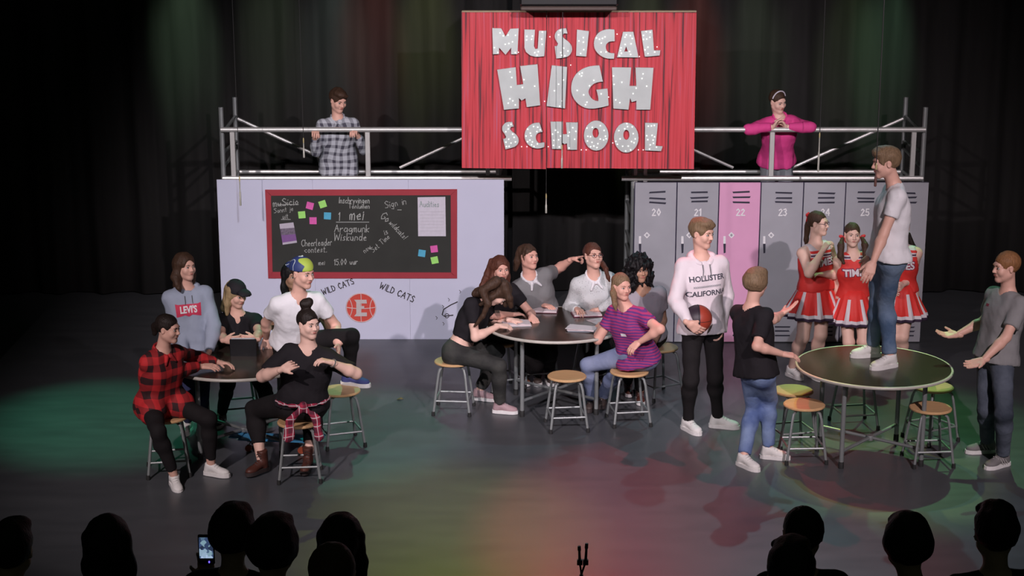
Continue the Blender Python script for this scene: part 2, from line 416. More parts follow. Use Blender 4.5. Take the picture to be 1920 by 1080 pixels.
def person(label, H, Y0, hip, neck, head, face, hy, sy, armR, armL, legR, legL, top, bottom, shoes, hair, sk='fair', build=1.0,
           female=False, extras=(), group=None, base=None, roll=0, glasses=None, headscale=1.0, curlR=.35, curlL=.35, hR=None, hL=None, hN=None,
           lean=None, keepneck=False, chains=(), bow=None, decal=None, lips=None, socks=None, fit=.012, far=False, hem=None, sleeve=None):
    name = 'person'
    k = H/1.7; b = build
    def pt(p, dy0=0): return atY(p[0], p[1], Y0+(p[2] if len(p) > 2 else dy0))
    P = pt(hip); N = pt(neck)
    Lt = .50*k*(1.0)
    # the spine keeps its length: slide the neck along its ray in depth
    if len(neck) < 3:
        best = min(np.linspace(-.5, .5, 81), key=lambda d: abs(np.linalg.norm(pt((neck[0], neck[1], d))-P)-Lt)+.15*abs(d-(lean or 0)))
        N = pt((neck[0], neck[1], best))
    sp = unit(N-P)
    hc = pt(head) if len(head) > 2 else pt((head[0], head[1], N[1]-Y0-.02))
    dn_ = .205*k-np.linalg.norm(hc-N)
    if dn_ > 0 and not keepneck: N = N-sp*dn_
    Fh0 = yawv(hy)
    Fs = yawv(sy); Fs = unit(Fs-np.dot(Fs, sp)*sp); Rs = cross(Fs, sp)
    Fh = unit(Fh0-np.dot(Fh0, sp)*sp*.5); Rh = cross(Fh0, [0, 0, 1.])
    wS = .158*k*(1.0 if not female else .92)*(.9+.1*b); wH = .088*k
    SR = N+Rs*wS-sp*.062*k; SL = N-Rs*wS-sp*.062*k
    HR = P+Rh*wH; HL = P-Rh*wH
    lu, lf, lt, ls = .285*k, .25*k, .43*k, .42*k
    def arm(S, spec, side):
        e, w, mode, val = spec[:4]
        W = reach(S, w, mode, val, lu+lf)
        pref = unit(np.array([0, 0, -1.])+(Rs if side == 'R' else -Rs)*.5-Fs*.3)
        E = circle_joint(S, W, lu, lf, e, pref)
        return E, W
    def leg(Hj, spec, hyaw):
        kn, an, mode, val, toe = spec[:5]
        A = atZ(an[0], an[1], val) if mode == 'z' else (np.array([Hj[0]+an[0], Hj[1]+an[1], val]) if mode == 'h' else atY(an[0], an[1], Hj[1]+val))
        d = np.linalg.norm(A-Hj)
        l1, l2 = lt, ls
        if d > lt+ls: l1, l2 = lt*d/(lt+ls), ls*d/(lt+ls)
        if d > (lt+ls)*1.06: print('  LONG leg', label[:40], round(d/(lt+ls), 2))
        K = circle_joint(Hj, A, l1, l2, kn, unit(Fh0+np.array([0, 0, .2])))
        tf = yawv(toe); tp = spec[5] if len(spec) > 5 else 0
        tf = unit(tf*math.cos(math.radians(tp))-np.array([0, 0, math.sin(math.radians(tp))]))
        return K, A, tf
    ER, WR = arm(SR, armR, 'R'); EL, WL = arm(SL, armL, 'L')
    KR, AR, TR = leg(HR, legR, hy); KL, AL, TL = leg(HL, legL, hy)
    hl = np.linalg.norm(N-P)
    print('%-46s torso %.2f/%.2f neck-head %.2f/%.2f Pz %.2f Nz %.2f top %.2f legs %.2f %.2f' % (label[:46], hl, Lt, np.linalg.norm(hc-N), .21*k, P[2], N[2], hc[2]+.113*k, np.linalg.norm(AR-HR)/(lt+ls), np.linalg.norm(AL-HL)/(lt+ls)))
    zb = base if base is not None else 0.0
    root = thing(name, ((AR[0]+AL[0]+P[0])/3, (AR[1]+AL[1]+P[1])/3, zb), label, 'person', group)
    ro = np.array(root.location)
    PERSONS.append((root, P, N, hc))
    # head frame
    fy, fp = math.radians(face[0]), math.radians(face[1])
    F = np.array([math.sin(fy)*math.cos(fp), -math.cos(fy)*math.cos(fp), -math.sin(fp)])
    R = cross(F, [0, 0, 1.]); U = np.cross(R, F)
    rl = math.radians(roll); R, U = R*math.cos(rl)+U*math.sin(rl), U*math.cos(rl)-R*math.sin(rl)
    q = k*headscale*(.97 if female else 1.0); BH = np.array([R, F, U])
    hp = lambda r, f, u: hc+q*(r*R+f*F+u*U)
    # ---- torso used by body (t=0) and by clothes (t>0)
    C = P+(N-P)*.70; Wt = P+(N-P)*.34; UC = P+(N-P)*.86
    FC = unit(Fs*.7+Fh*.3); RC = unit(Rs*.7+Rh*.3)
    def torso(s, t, slack=0, low=0):
        s.cap(P-Rh*.062*k*b, P+Rh*.062*k*b, (.098*b**.7)*k+t+slack*.4, k=.05)
        s.cap(P+Rh*.075*k-Fh0*.03*k, P+Rh*.06*k-sp*.03-Fh0*.02, .078*k*b+t+slack*.7, k=.05); s.cap(P-Rh*.075*k-Fh0*.03*k, P-Rh*.06*k-sp*.03-Fh0*.02, .078*k*b+t+slack*.7, k=.05)
        wr = (.080 if female else .088)*k*b
        s.cap(Wt-RC*.045*k*b, Wt+RC*.045*k*b, wr+t+slack, k=.06)
        s.cap((P+Wt)/2-RC*.05*k*b, (P+Wt)/2+RC*.05*k*b, wr*1.05+t+slack, k=.05)
        s.cap(C-Rs*.065*k, C+Rs*.065*k, .098*k*(.6+.4*b)+t+slack*.6, k=.06)
        s.cap((C+Wt)/2-RC*.055*k*b, (C+Wt)/2+RC*.055*k*b, .09*k*b+t+slack*.9, k=.05)
        s.cap(UC-Rs*.080*k, UC+Rs*.080*k, .070*k+t, k=.05)
        for S in (SR, SL):
            s.cap(N-sp*.015*k, S, .040*k+t*.7, .042*k+t*.8, k=.045)
            s.ell(S, [(.047*k+t*.8)]*3, np.eye(3), k=.04)
        if female:
            for sg in (-1, 1): s.ell(C+Fs*.062*k+sg*Rs*.06*k-sp*.03*k, [.055*k*b+t]*3, np.eye(3), k=.035)
        if b > 1.12: s.ell((P+Wt)/2+FC*.045*k, [.13*k*b+t, .09*k*b+t, .10*k+t], np.array([RC, FC, sp]), k=.06)
    def upper(s, S, E, t, f=1.0, cut=False):
        B_ = S+(E-S)*f
        s.cap(S, B_, .047*k*b**.8+t, .047*k*b**.8+t+(-.010*k*f), k=.025, cutb=cut)
    def fore(s, E, W, t, f=1.0, cut=False):
        m = E+(W-E)*.3
        s.cap(E, m, .038*k*b**.8+t, .040*k*b**.8+t, k=.02)
        B_ = E+(W-E)*f
        s.cap(m, B_, .040*k*b**.8+t, (.040*b**.8+(.024-.040*b**.8)*f)*k+t, k=.02, cutb=cut)
    def thigh(s, Hj, K, t, f=1.0, cut=False):
        s.cap(Hj, Hj+(K-Hj)*f, .080*k*b+t, (.080*b+(.054-.080*b)*f)*k*(.5+.5*b)+t, k=.04, cutb=cut)
    def shin(s, K, A, t, f=1.0, cut=False, straight=0):
        ax = unit(A-K); back = -unit(np.cross(np.cross(ax, unit(Fh0+[0, 0, .01])), ax))
        m = K+(A-K)*.3+back*.012*k*(1-straight)
        s.cap(K, m, .052*k*(.5+.5*b)+t, .054*k*(.4+.6*b)+t, k=.03)
        s.cap(m, K+(A-K)*f, .054*k*(.4+.6*b)+t, (.054+(.034-.054)*f)*k+t+straight*.012, k=.03, cutb=cut)
    # ---- body: one surface
    s = SDF(); torso(s, 0)
    for S, E, W in ((SR, ER, WR), (SL, EL, WL)): upper(s, S, E, 0); fore(s, E, W, 0)
    for Hj, K, A in ((HR, KR, AR), (HL, KL, AL)): thigh(s, Hj, K, 0); shin(s, K, A, 0)
    for A, T in ((AR, TR), (AL, TL)): s.cap(A-np.array([0, 0, .022*k]), A+T*.09*k-np.array([0, 0, .050*k]), .027*k, .018*k, k=.01)
    nb = N-sp*.02; nt_ = hp(0, -.018, -.055)
    s.cap(nb, nt_, .056*k*(b**.5), .050*k*b**.4, k=.04)
    parts = [s.mesh(.0125)]
    s = SDF()
    s.cap(nb+(nt_-nb)*.25, nt_, .055*k*(b**.5), .050*k*b**.4, k=.0)
    fw = 1+.12*(b-1)/.3 if b > 1 else 1
    s.ell(hp(0, -.014, .030), np.array([.074, .093, .083])*q, BH, k=.02)
    s.ell(hp(0, .020, -.028), np.array([.061*fw, .066, .078])*q, BH, k=.03)
    s.cap(hp(-.046*fw, .005, -.052), hp(-.012, .062, -.088), .020*q*fw, .016*q, k=.03); s.cap(hp(.046*fw, .005, -.052), hp(.012, .062, -.088), .020*q*fw, .016*q, k=.03)
    s.ell(hp(0, .066, -.092), [.022*q, .018*q, .017*q], BH, k=.02)
    for g in (-1, 1): s.ell(hp(g*.036, .060, -.026), [.026*q, .024*q, .026*q], BH, k=.02)
    s.cap(hp(-.030, .074, .026), hp(.030, .074, .026), .013*q, k=.018)
    for g in (-1, 1): s.ell(hp(g*.031, .097, .006), [.016*q, .016*q, .012*q], BH, k=.014, op='s')
    s.cap(hp(0, .080, .014), hp(0, .103, -.022), .008*q, .0105*q, k=.012)
    for g in (-1, 1): s.ell(hp(g*.011, .092, -.026), [.0075*q, .009*q, .007*q], BH, k=.008)
    s.cap(hp(-.016, .082, -.052), hp(.016, .082, -.052), .010*q, k=.012)
    for g in (-1, 1):
        s.ell(hp(g*.075, -.006, -.002), [.009*q, .019*q, .031*q], np.array([unit(R+g*F*-.35), unit(F+g*R*.35), U]), k=.008)
        s.ell(hp(g*.084, .000, -.002), [.006*q, .009*q, .016*q], BH, k=.005, op='s')
    parts.append(s.mesh(.0064 if not far else .009))
    for S, E, W, side, cu, hv in ((SR, ER, WR, 'R', curlR, hR), (SL, EL, WL, 'L', curlL, hL)):
        D = unit(W-E); med = (-Rs if side == 'R' else Rs)
        Nn = med+np.array([0, 0, -.1]); pn = False
        if (armR if side == 'R' else armL)[2] == 'z': Nn = np.array([0, 0, -1.]); D = unit(D*np.array([1, 1, .25]))
        if hv is not None:
            if hv[0] is not None:
                D = unit(np.array(hv[0], float))
            Nn = np.array(hv[1], float); pn = len(hv) > 2
        if abs(np.dot(unit(Nn), D)) > .9: Nn = Nn+np.array([0, 0, -1.])+np.array([.3, 0, 0])
        parts.append(hand_sdf(W, D, Nn, side, k*(.93 if female else 1), cu, .0054 if not far else .009, pn))
    skm = skin(sk)
    body = obj('body', np_mesh('body', parts, ro), skm, root)
    # ---- eyes, brows, lips
    if not far:
        for g in (-1, 1):
            e = MB().ell(hp(g*.031, .0765, .006), [.0150*q, .010*q, .0078*q], BH, 12, 8)
            eo = obj('eye', e, mat('eye_white', (.62, .56, .52), .3, var=.02), root)
            ir = MB().ell(hp(g*.031, .0825, .006), [.0068*q, .0050*q, .0066*q], BH, 10, 6)
            obj('iris', ir, mat('iris', (.035, .025, .02), .2, var=.05), eo)
            ld = MB().tube([hp(g*.031+x, .0835-.35*abs(x), .0125-(x/.0165)**2*.006) for x in (-.0165, -.009, 0, .009, .0165)], [.001*q, .002*q, .0024*q, .002*q, .001*q], 6)
            obj('eyelash', ld, mat('lash', (.03, .018, .014), .6), root)
            bw = MB().tube([hp(g*.012, .0895, .023), hp(g*.029, .0885, .030), hp(g*.047, .0755, .027)], [.0020*q, .0032*q, .0014*q], 6)
            obj('eyebrow', bw, mat('brow_'+hair[1], [c*.9+.012 for c in HAIRC[hair[1]]], .8), root)
        lc = lips or (.42, .14, .12)
        lp = MB().ell(hp(0, .0895, -.0485), [.0205*q, .0055*q, .0040*q], BH, 12, 6); lp.ell(hp(0, .0885, -.0560), [.0175*q, .0060*q, .0048*q], BH, 12, 6)
        obj('lips', lp, mat('lips_%d' % int(lc[0]*100), lc, .4, var=.05), root)
        if glasses:
            gm = MB()
            for g in (-1, 1): gm.tube([hp(g*.032+.021*math.cos(a), .096-.10*abs(.021*math.cos(a)), .006+.016*math.sin(a)) for a in np.linspace(0, 2*PI, 14)[:-1]], .0019*q, 5, close=True)
            gm.tube([hp(-.011, .099, .008), hp(.011, .099, .008)], .0016*q, 5)
            for g in (-1, 1): gm.tube([hp(g*.053, .093, .01), hp(g*.074, .04, .012), hp(g*.078, -.005, .008)], .0016*q, 5)
            obj('glasses', gm, mat('glasses_'+glasses[0], glasses[1], .35), root)
    # ---- hair
    hs, hcn = hair[0], hair[1]; hm = hairmat(HAIRC[hcn], hcn)
    if hs != 'none':
        s = SDF()
        th = {'short': .013, 'crop': .009, 'tight': .007, 'long': .013, 'curly': .040, 'bowl': .020, 'cap': .003}[hs]
        s.ell(hp(0, -.018, .034), np.array([.074+th, .092+th*.9, .082+th])*q, BH, k=0)
        if hs in ('short', 'bowl'):
            s.ell(hp(.012, .035, .095), [.058*q, .060*q, .030*q], BH, k=.03)
            s.ell(hp(-.02, .070, .078), [.045*q, .026*q, .024*q], BH, k=.02)
        if hs == 'bowl': s.ell(hp(0, -.03, .012), [.092*q, .092*q, .070*q], BH, k=.03)
        if hs == 'curly':
            s.ell(hp(0, -.03, -.04), [.135*q, .10*q, .13*q], BH, k=.05); s.ell(hp(.08, -.01, -.13), [.07*q, .06*q, .10*q], BH, k=.05); s.ell(hp(-.08, -.01, -.13), [.07*q, .06*q, .10*q], BH, k=.05)
        if hs == 'long':
            for g in (-1, 1):
                s.cap(hp(g*.070, -.02, .03), hp(g*.075, -.005, -.09), .026*q, .030*q, k=.03)
                s.cap(hp(g*.075, -.01, -.09), hp(g*.078, .01, -.19), .032*q, .022*q, k=.03, flat=.7, n=F)
            s.cap(hp(0, -.085, 0), hp(0, -.085, -.17), .062*q, .07*q, k=.04, flat=.6, n=F)
        # keep the face, ears and neck clear
        fu, fd = (.050, -.2) if hs in ('short', 'crop') else (.060, -.2)
        if hs == 'bowl': fu = .048
        if hs == 'cap': fu = .03
        fwid = {'long': .056, 'curly': .052, 'tight': .071, 'bowl': .066}.get(hs, .068)
        s.ell(hp(0, .085, fu-.095), [fwid*q, .080*q, .098*q], BH, k=.010, op='s')
        if hs in ('short', 'crop', 'tight', 'cap'):
            for g in (-1, 1): s.ell(hp(g*.085, .004, -.012), [.028*q, .030*q, .036*q], BH, k=.008, op='s')
            lowb = {'short': -.052, 'crop': -.045, 'tight': -.055, 'cap': -.05}[hs]
            s.plane(hp(0, 0, lowb), -U)
            s.plane(hp(0, .02, -.035), unit(F*.8-U*.6)) if hs != 'cap' else None
        elif hs == 'bowl':
            s.plane(hp(0, 0, -.050), -U)
        for ch in chains:
            pp = [atY(c[0], c[1], hc[1]+c[2]) for c in ch]
            for i in range(len(pp)-1): s.cap(pp[i], pp[i+1], ch[i][3], ch[i+1][3], k=.012)
        if hs == 'curly': s.noise(.014, 60, 3); s.noise(.007, 140, 4)
        else: s.noise(.0010, 150, 1); s.noise(.0022 if hs != 'crop' else .001, 45, 2)
        obj('hair', np_mesh('hair', [s.mesh(.0076 if not far else .009)], ro), hm, root)
    # ---- garments
    info = dict(P=P, N=N, C=C, Wt=Wt, sp=sp, Fs=Fs, Rs=Rs, hp=hp, R=R, F=F, U=U, q=q, k=k, root=root, ro=ro, hc=hc, SR=SR, SL=SL, ER=ER, EL=EL, WR=WR, WL=WL, HR=HR, HL=HL, KR=KR, KL=KL, AR=AR, AL=AL, Rh=Rh, Fh=Fh0, UC=UC, BH=BH)
    kind, tm = top[0], top[1]
    t = {'tee': .010, 'shirt': .011, 'hoodie': .017, 'crop': .009, 'cheer': .009, 'jacket': .013}[kind]
    sl = {'tee': .55, 'shirt': 2.0, 'hoodie': 2.0, 'crop': .5, 'cheer': 0.0, 'jacket': 2.0}[kind]
    if sleeve is not None: sl = sleeve
    slack = top[2] if len(top) > 2 else .01
    hd = hem if hem is not None else {'tee': .02, 'shirt': .05, 'hoodie': .02, 'crop': -.16, 'cheer': -.05, 'jacket': .03}[kind]   # below the hips, metres
    s = SDF(); torso(s, t, slack)
    hp_ = P-sp*hd
    if hd > -.05: s.cap(P-Rh*.062*k*b-sp*(hd+.02), P+Rh*.062*k*b-sp*(hd+.02), .104*k*b**.7+t+slack*.9, k=.05); s.cap(P-Rh*.05*k*b-Fh0*.02-sp*(hd+.02), P+Rh*.05*k*b-Fh0*.02-sp*.02, .105*k*b**.7+t+slack*.9, k=.05)
    if hd >= .08:
        for Hj, K in ((HR, KR), (HL, KL)): s.cap(Hj, Hj+(K-Hj)*.30, .082*k*b+t+slack*.8+.004, .078*k*b+t+slack*.8+.004, k=.04)
    s.plane(hp_, -sp)
    if kind == 'cheer':   # sleeveless: cut the shoulders outside the straps
        for g, S, E in ((1, SR, ER), (-1, SL, EL)): s.cap(S+g*Rs*.012-sp*.0, S+unit(E-S)*.10*k+g*Rs*.02, .066*k*b, .060*k*b, k=.012, op='s')
    for S, E, W in ((SR, ER, WR), (SL, EL, WL)):
        if sl > 1:
            upper(s, S, E, t+.004); fore(s, E, W, t*.9+.004, min(.97, sl-1+.0), cut=True)
        elif sl > 0: upper(s, S, E, t+.010, sl, cut=True)
    nr = .060*k if kind not in ('shirt', 'jacket') else .056*k
    s.cap(N-sp*.03, N+unit(hc-N)*.12, nr*(b**.4), nr*1.05*(b**.4), k=.012, op='s')
    vn = top[3] if len(top) > 3 else 0
    if vn: s.cap(N+Fs*.10*k-sp*.0, N+Fs*.135*k-sp*vn, .045*k, .016, k=.01, op='s')
    s.noise(.0035, 22, 11); s.noise(.0015, 55, 12)
    nm = {'tee': 't_shirt', 'shirt': 'shirt', 'hoodie': 'hoodie', 'crop': 'crop_top', 'cheer': 'cheer_top', 'jacket': 'jacket'}[kind]
    tme = np_mesh(nm, [s.mesh(.0115)], ro); gar = obj(nm, tme, tm, root)
    info['top'] = gar
    if kind == 'hoodie':
        s = SDF(); ring = [N+ (Rs*math.cos(a)*.088-Fs*math.sin(a)*.075)*k+sp*(.010-.05*max(0, -math.sin(a)))*k for a in np.linspace(-PI*.36, PI*1.36, 13)]
        for i in range(12): s.cap(ring[i], ring[i+1], (.020+.022*max(0, math.sin(-PI*.36+i*PI*1.72/12)))*k, (.020+.022*max(0, math.sin(-PI*.36+(i+1)*PI*1.72/12)))*k, k=.02)
        s.ell(N-Fs*.10*k-sp*.03*k, [.10*k, .055*k, .075*k], np.array([Rs, Fs, sp]), k=.03)
        s.cap(N-sp*.03, hc, .056*k, k=.01, op='s'); s.noise(.004, 40, 5)
        obj('hood', np_mesh('hood', [s.mesh(.009)], ro), tm, gar)
        for g in (-1, 1):
            p0 = N+Fs*.10*k+g*Rs*.03*k-sp*.04*k
            obj('drawstring', MB().tube([p0, p0-sp*.05+Fs*.018, p0-sp*.12*k+Fs*.02+g*Rs*.008], .0035, 6), mat('drawstring', (.12, .12, .13), .8), gar)
    if kind in ('shirt', 'jacket'):
        cm = top[4] if len(top) > 4 else tm
        s = SDF()
        ring = [N+(Rs*math.cos(a)*.068-Fs*math.sin(a)*.070)*k+sp*(.030-.045*max(0, -math.sin(a)))*k for a in np.linspace(-PI*.45, PI*1.45, 15)]
        for i in range(14): s.cap(ring[i]-sp*.012, ring[i+1]-sp*.012, .014, k=.008); s.cap(ring[i]+sp*.010, ring[i+1]+sp*.010, .009, k=.008)
        for g in (-1, 1): s.cap(N+Fs*.080*k+g*Rs*.022*k-sp*.015*k, N+Fs*.108*k+g*Rs*.050*k-sp*.060*k, .017, .010, k=.01)
        obj('collar', np_mesh('collar', [s.mesh(.006)], ro), cm, gar)
    # ---- trousers or skirt
    bk, bm_ = bottom[0], bottom[1]
    if bk in ('jeans', 'trousers', 'capri'):
        bt = {'jeans': .011, 'trousers': .008, 'capri': .014}[bk]; f = {'jeans': .95, 'trousers': .90, 'capri': .62}[bk]
        if len(bottom) > 2: f = bottom[2]
        s = SDF(); wz = P+sp*.085*k
        s.cap(P-Rh*.062*k*b, P+Rh*.062*k*b, .098*b**.7*k+bt, k=.05); s.cap(wz-Rh*.05*k*b, wz+Rh*.05*k*b, .092*k*b+bt*.6, k=.05)
        s.cap(P+Rh*.075*k-Fh0*.03*k, P+Rh*.06*k-sp*.03-Fh0*.02, .078*k*b+bt, k=.05); s.cap(P-Rh*.075*k-Fh0*.03*k, P-Rh*.06*k-sp*.03-Fh0*.02, .078*k*b+bt, k=.05)
        s.plane(wz, sp)
        for Hj, K, A in ((HR, KR, AR), (HL, KL, AL)): thigh(s, Hj, K, bt); shin(s, K, A, bt, f, cut=True, straight=.6 if bk == 'jeans' else 0)
        s.noise(.004, 24, 21)
        info['pants'] = obj('jeans' if bk == 'jeans' else 'trousers', np_mesh(bk, [s.mesh(.0115)], ro), bm_, root)
    elif bk == 'skirt':
        n = 16; ax0 = P+sp*.12*k; V = []; Fc = []; mi = []
        prof = [(0, .132, .112), (.08, .155, .130), (.18, .20, .175), (.27, .245, .215), (.30, .252, .222), (.325, .258, .228)]
        m = n*4
        for j, (dz, rx, ry) in enumerate(prof):
            for i in range(m):
                a = 2*PI*i/m; pl = 1+.075*(dz/.32)*math.cos(a*n/1.0)
                V.append(ax0-np.array([0, 0, dz*k*1.05])+(Rh*math.cos(a)*rx*k*b*pl+Fh0*math.sin(a)*ry*k*b*pl))
        for j in range(len(prof)-1):
            for i in range(m):
                Fc.append((j*m+i, (j+1)*m+i, (j+1)*m+(i+1) % m, j*m+(i+1) % m))
                ph = (i % 8)
                mi.append(1 if (ph in (3, 4) and 1 <= j < 3) or j == 3 else (2 if j == 4 else 0))
        me = MB(); me.v = [tuple(v) for v in V]; me.f = Fc; me.mi = mi
        o = obj('skirt', me, bm_, root); sm = o.modifiers.new('thickness', 'SOLIDIFY'); sm.thickness = .004
    # ---- shoes
    if shoes:
        st, scol = shoes[0], shoes[1]
        for A, T, K, side in ((AR, TR, KR, 'R'), (AL, TL, KL, 'L')):
            up = unit(np.array([0, 0, 1.])-T*T[2]); rt = np.cross(T, up); fk = k*(.95 if female else 1.02)
            sp_ = lambda f, r, u: A+fk*(T*f+rt*r+up*u)
            s = SDF()
            tb = .035 if st == 'boot' else 0
            s.cap(sp_(-.028, 0, -.045), sp_(-.012, 0, .014+tb*2.4), .040*fk, (.041+tb*.15)*fk, k=0, cutb=True)
            s.cap(sp_(0, 0, -.012), sp_(.095, 0, -.046), .040*fk, .032*fk, k=.02)
            s.ell(sp_(.115, 0, -.050), [.058*fk, .043*fk, .031*fk], np.array([T, rt, up]), k=.02)
            s.plane(sp_(0, 0, -.072), -up)
            me = np_mesh('shoe', [s.mesh(.0085)], ro)
            sh = obj('boot' if st == 'boot' else 'shoe', me, scol, root)
            so = MB(); pr = [(-.073, .014), (-.064, .030), (-.03, .041), (.03, .040), (.09, .046), (.135, .044), (.165, .030), (.180, .012)]
            out = [(f, r) for f, r in pr]+[(f, -r) for f, r in pr[::-1]]; m = len(out)
            vs = [sp_(f, r, -.088) for f, r in out]+[sp_(f*.99, r*.98, -.056) for f, r in out]
            so.add(vs, [tuple(range(m-1, -1, -1)), tuple(range(m, 2*m))]+[(i, (i+1) % m, m+(i+1) % m, m+i) for i in range(m)])
            obj('sole', so, shoes[2] if len(shoes) > 2 else mat('sole_white', (.75, .73, .72), .6), sh)
            if st != 'slip':
                la = MB()
                for q_ in range(4 if st != 'boot' else 6):
                    f0 = .098-.022*q_; u0 = .0215-.47*(f0-.03)
                    if q_ > 3: f0 = .032; u0 = .03+.022*(q_-3)
                    la.tube([sp_(f0-.006, .026, u0-.014), sp_(f0, 0, u0), sp_(f0-.006, -.026, u0-.014)], .0034*fk, 5)
                if st == 'stripe':
                    for q_ in range(3):
                        for g in (-1, 1): la.tube([sp_(.060-.022*q_, g*.033, -.012), sp_(.045-.022*q_, g*.043, -.040), sp_(.035-.022*q_, g*.044, -.058)], .0045, 5)
                obj('lace', la, shoes[3] if len(shoes) > 3 else mat('lace', (.40, .38, .37), .8), sh)
    # ---- printed decals laid onto the garment
    if decal:
        for d in decal: lay_decal(info, gar, *d)
    if bow:
        for (r, f, u) in bow:
            c = hp(r, f, u); mb = MB()
            for g in (-1, 1):
                mb.ell(c+q*(g*.028*unit(R+.2*F)+.012*U), [.028*q, .012*q, .018*q], np.array([unit(R+g*.45*U), F, unit(U-g*.45*R)]), 8, 6)
                mb.ell(c+q*(g*.016*R-.03*U), [.010*q, .006*q, .028*q], np.array([unit(R+g*.3*U), F, unit(U-g*.3*R)]), 8, 6)
            mb.ell(c, [.010*q]*3, BH, 8, 6)
            obj('hair_bow', mb, mat('red_ribbon', (.62, .03, .04), .5), root)
    return info
def text_mesh(txt, size, shear=0, bold=0.0, sub=None, spacing=1.0, align='CENTER'):
    cu = bpy.data.curves.new('t', 'FONT'); cu.body = txt; cu.size = size; cu.align_x = align; cu.align_y = 'CENTER'; cu.shear = shear; cu.offset = bold
    cu.space_line = .9; cu.space_character = spacing; cu.resolution_u = 3
    o = bpy.data.objects.new('t', cu); COL.objects.link(o); dg = bpy.context.evaluated_depsgraph_get(); dg.update()
    me = bpy.data.meshes.new_from_object(o.evaluated_get(dg)); bpy.data.objects.remove(o); bpy.data.curves.remove(cu)
    V = np.array([v.co[:] for v in me.vertices]); F_ = [tuple(p.vertices) for p in me.polygons]; bpy.data.meshes.remove(me)
    return V, F_
def lay_decal(info, gar, name, V, F_, centre, tilt, m, lift=.003, normal=None, rt=None):
    """a flat print pressed onto the cloth: every vertex is dropped on the garment's surface; centre = (right, up) metres from the chest"""
    import bmesh
    Fs = info['Fs'] if normal is None else normal; Rr = -info['Rs'] if rt is None else rt; up = unit(np.cross(Rr, -Fs)); up = up if up[2] > 0 else -up
    c = info['C']+Rr*centre[0]+up*centre[1]; ro = info['ro']
    bm = bmesh.new()
    vs = [bm.verts.new(v) for v in V]
    for f in F_:
        try: bm.faces.new([vs[i] for i in f])
        except ValueError: pass
    bmesh.ops.triangulate(bm, faces=bm.faces)
    for _ in range(2):
        es = [e for e in bm.edges if e.calc_length() > .03]
        if es: bmesh.ops.subdivide_edges(bm, edges=es, cuts=1); bmesh.ops.triangulate(bm, faces=bm.faces)
    bv = BVHTree.FromPolygons([v.co[:] for v in gar.data.vertices], [p.vertices[:] for p in gar.data.polygons])
    ct, st = math.cos(tilt), math.sin(tilt)
    for v in bm.verts:
        x, y = v.co.x*ct-v.co.y*st, v.co.x*st+v.co.y*ct
        p = c+Rr*x+up*y+Fs*.6-ro; h = bv.ray_cast(Vector(p), Vector(-Fs), 1.2)
        v.co = (h[0]+Vector(Fs)*lift) if h[0] is not None else Vector(c+Rr*x+up*y+Fs*.12-ro)
    me = bpy.data.meshes.new(name); bm.to_mesh(me); bm.free()
    return obj(name, me, m, gar)
# ---------------------------------------------------------------- the setting
BLACK = mat('stage_black', (.012, .012, .012), .8)
def floor_mat():
    m, t, b = nt('stage_vinyl'); tc = t.nodes.new('ShaderNodeTexCoord')
    mp = t.nodes.new('ShaderNodeMapping'); mp.inputs['Scale'].default_value = (1.2, 4, 1); t.links.new(tc.outputs['Object'], mp.inputs[0])
    n = t.nodes.new('ShaderNodeTexNoise'); n.inputs['Scale'].default_value = 1.6; n.inputs['Detail'].default_value = 6; t.links.new(mp.outputs[0], n.inputs['Vector'])
    r = t.nodes.new('ShaderNodeValToRGB'); r.color_ramp.elements[0].color = (.058, .062, .069, 1); r.color_ramp.elements[1].color = (.092, .096, .104, 1)
    t.links.new(n.outputs[0], r.inputs[0]); t.links.new(r.outputs[0], b.inputs['Base Color'])
    r2 = t.nodes.new('ShaderNodeMapRange'); r2.inputs[3].default_value = .30; r2.inputs[4].default_value = .44; t.links.new(n.outputs[0], r2.inputs[0]); t.links.new(r2.outputs[0], b.inputs['Roughness'])
    b.inputs['Specular IOR Level'].default_value = .45
    return m
f = MB().box((0, 9.5, -.05), (16, 25, .1)); tag(obj('floor', f, floor_mat(), loc=(0, 9.5, -.1)), 'dark grey vinyl stage floor', kind='structure')
YB = 18.4
tag(obj('wall_back', MB().box((0, YB+.75, 4), (16, .2, 8)), BLACK, loc=(0, YB+.75, 0)), kind='structure')
tag(obj('wall_left', MB().box((-6.9, 12, 4), (.2, 13.6, 8)), BLACK, loc=(-6.9, 12, 0)), kind='structure')
tag(obj('wall_right', MB().box((6.9, 12, 4), (.2, 13.6, 8)), BLACK, loc=(6.9, 12, 0)), kind='structure')
def curtain(x0, x1, y, top, seed, label, cm, group=None, dirx=True):
    rs = np.random.RandomState(seed); n = int((x1-x0)/.02); xs = np.linspace(x0, x1, n); ph = np.cumsum(rs.uniform(.8, 1.2, n))*.23
    d = .06*np.sin(ph)+.02*np.sin(ph*2.3+1)
    mb = MB(); zs = [0.02, 1, 2, 3.5, top]; vs = []
    for z in zs:
        for x, a in zip(xs, d): vs.append((x+.01*math.sin(z*2+x*9), y+a*(1-.06*z)+.01*math.sin(z*3+x*5), z) if dirx else (y+a*(1-.06*z), x, z))
    fs = [(j*n+i, j*n+i+1, (j+1)*n+i+1, (j+1)*n+i) for j in range(len(zs)-1) for i in range(n-1)]
    mb.add(vs, fs); me = mb.mesh('stage_curtain', ((x0+x1)/2, y, 0) if dirx else (y, (x0+x1)/2, 0), clean=False)
    o = bpy.data.objects.new('stage_curtain', me); COL.objects.link(o); me.materials.append(cm); o.location = ((x0+x1)/2, y, 0) if dirx else (y, (x0+x1)/2, 0)
    sm = o.modifiers.new('thickness', 'SOLIDIFY'); sm.thickness = .006
    tag(o, label, 'curtain', group)
    return o
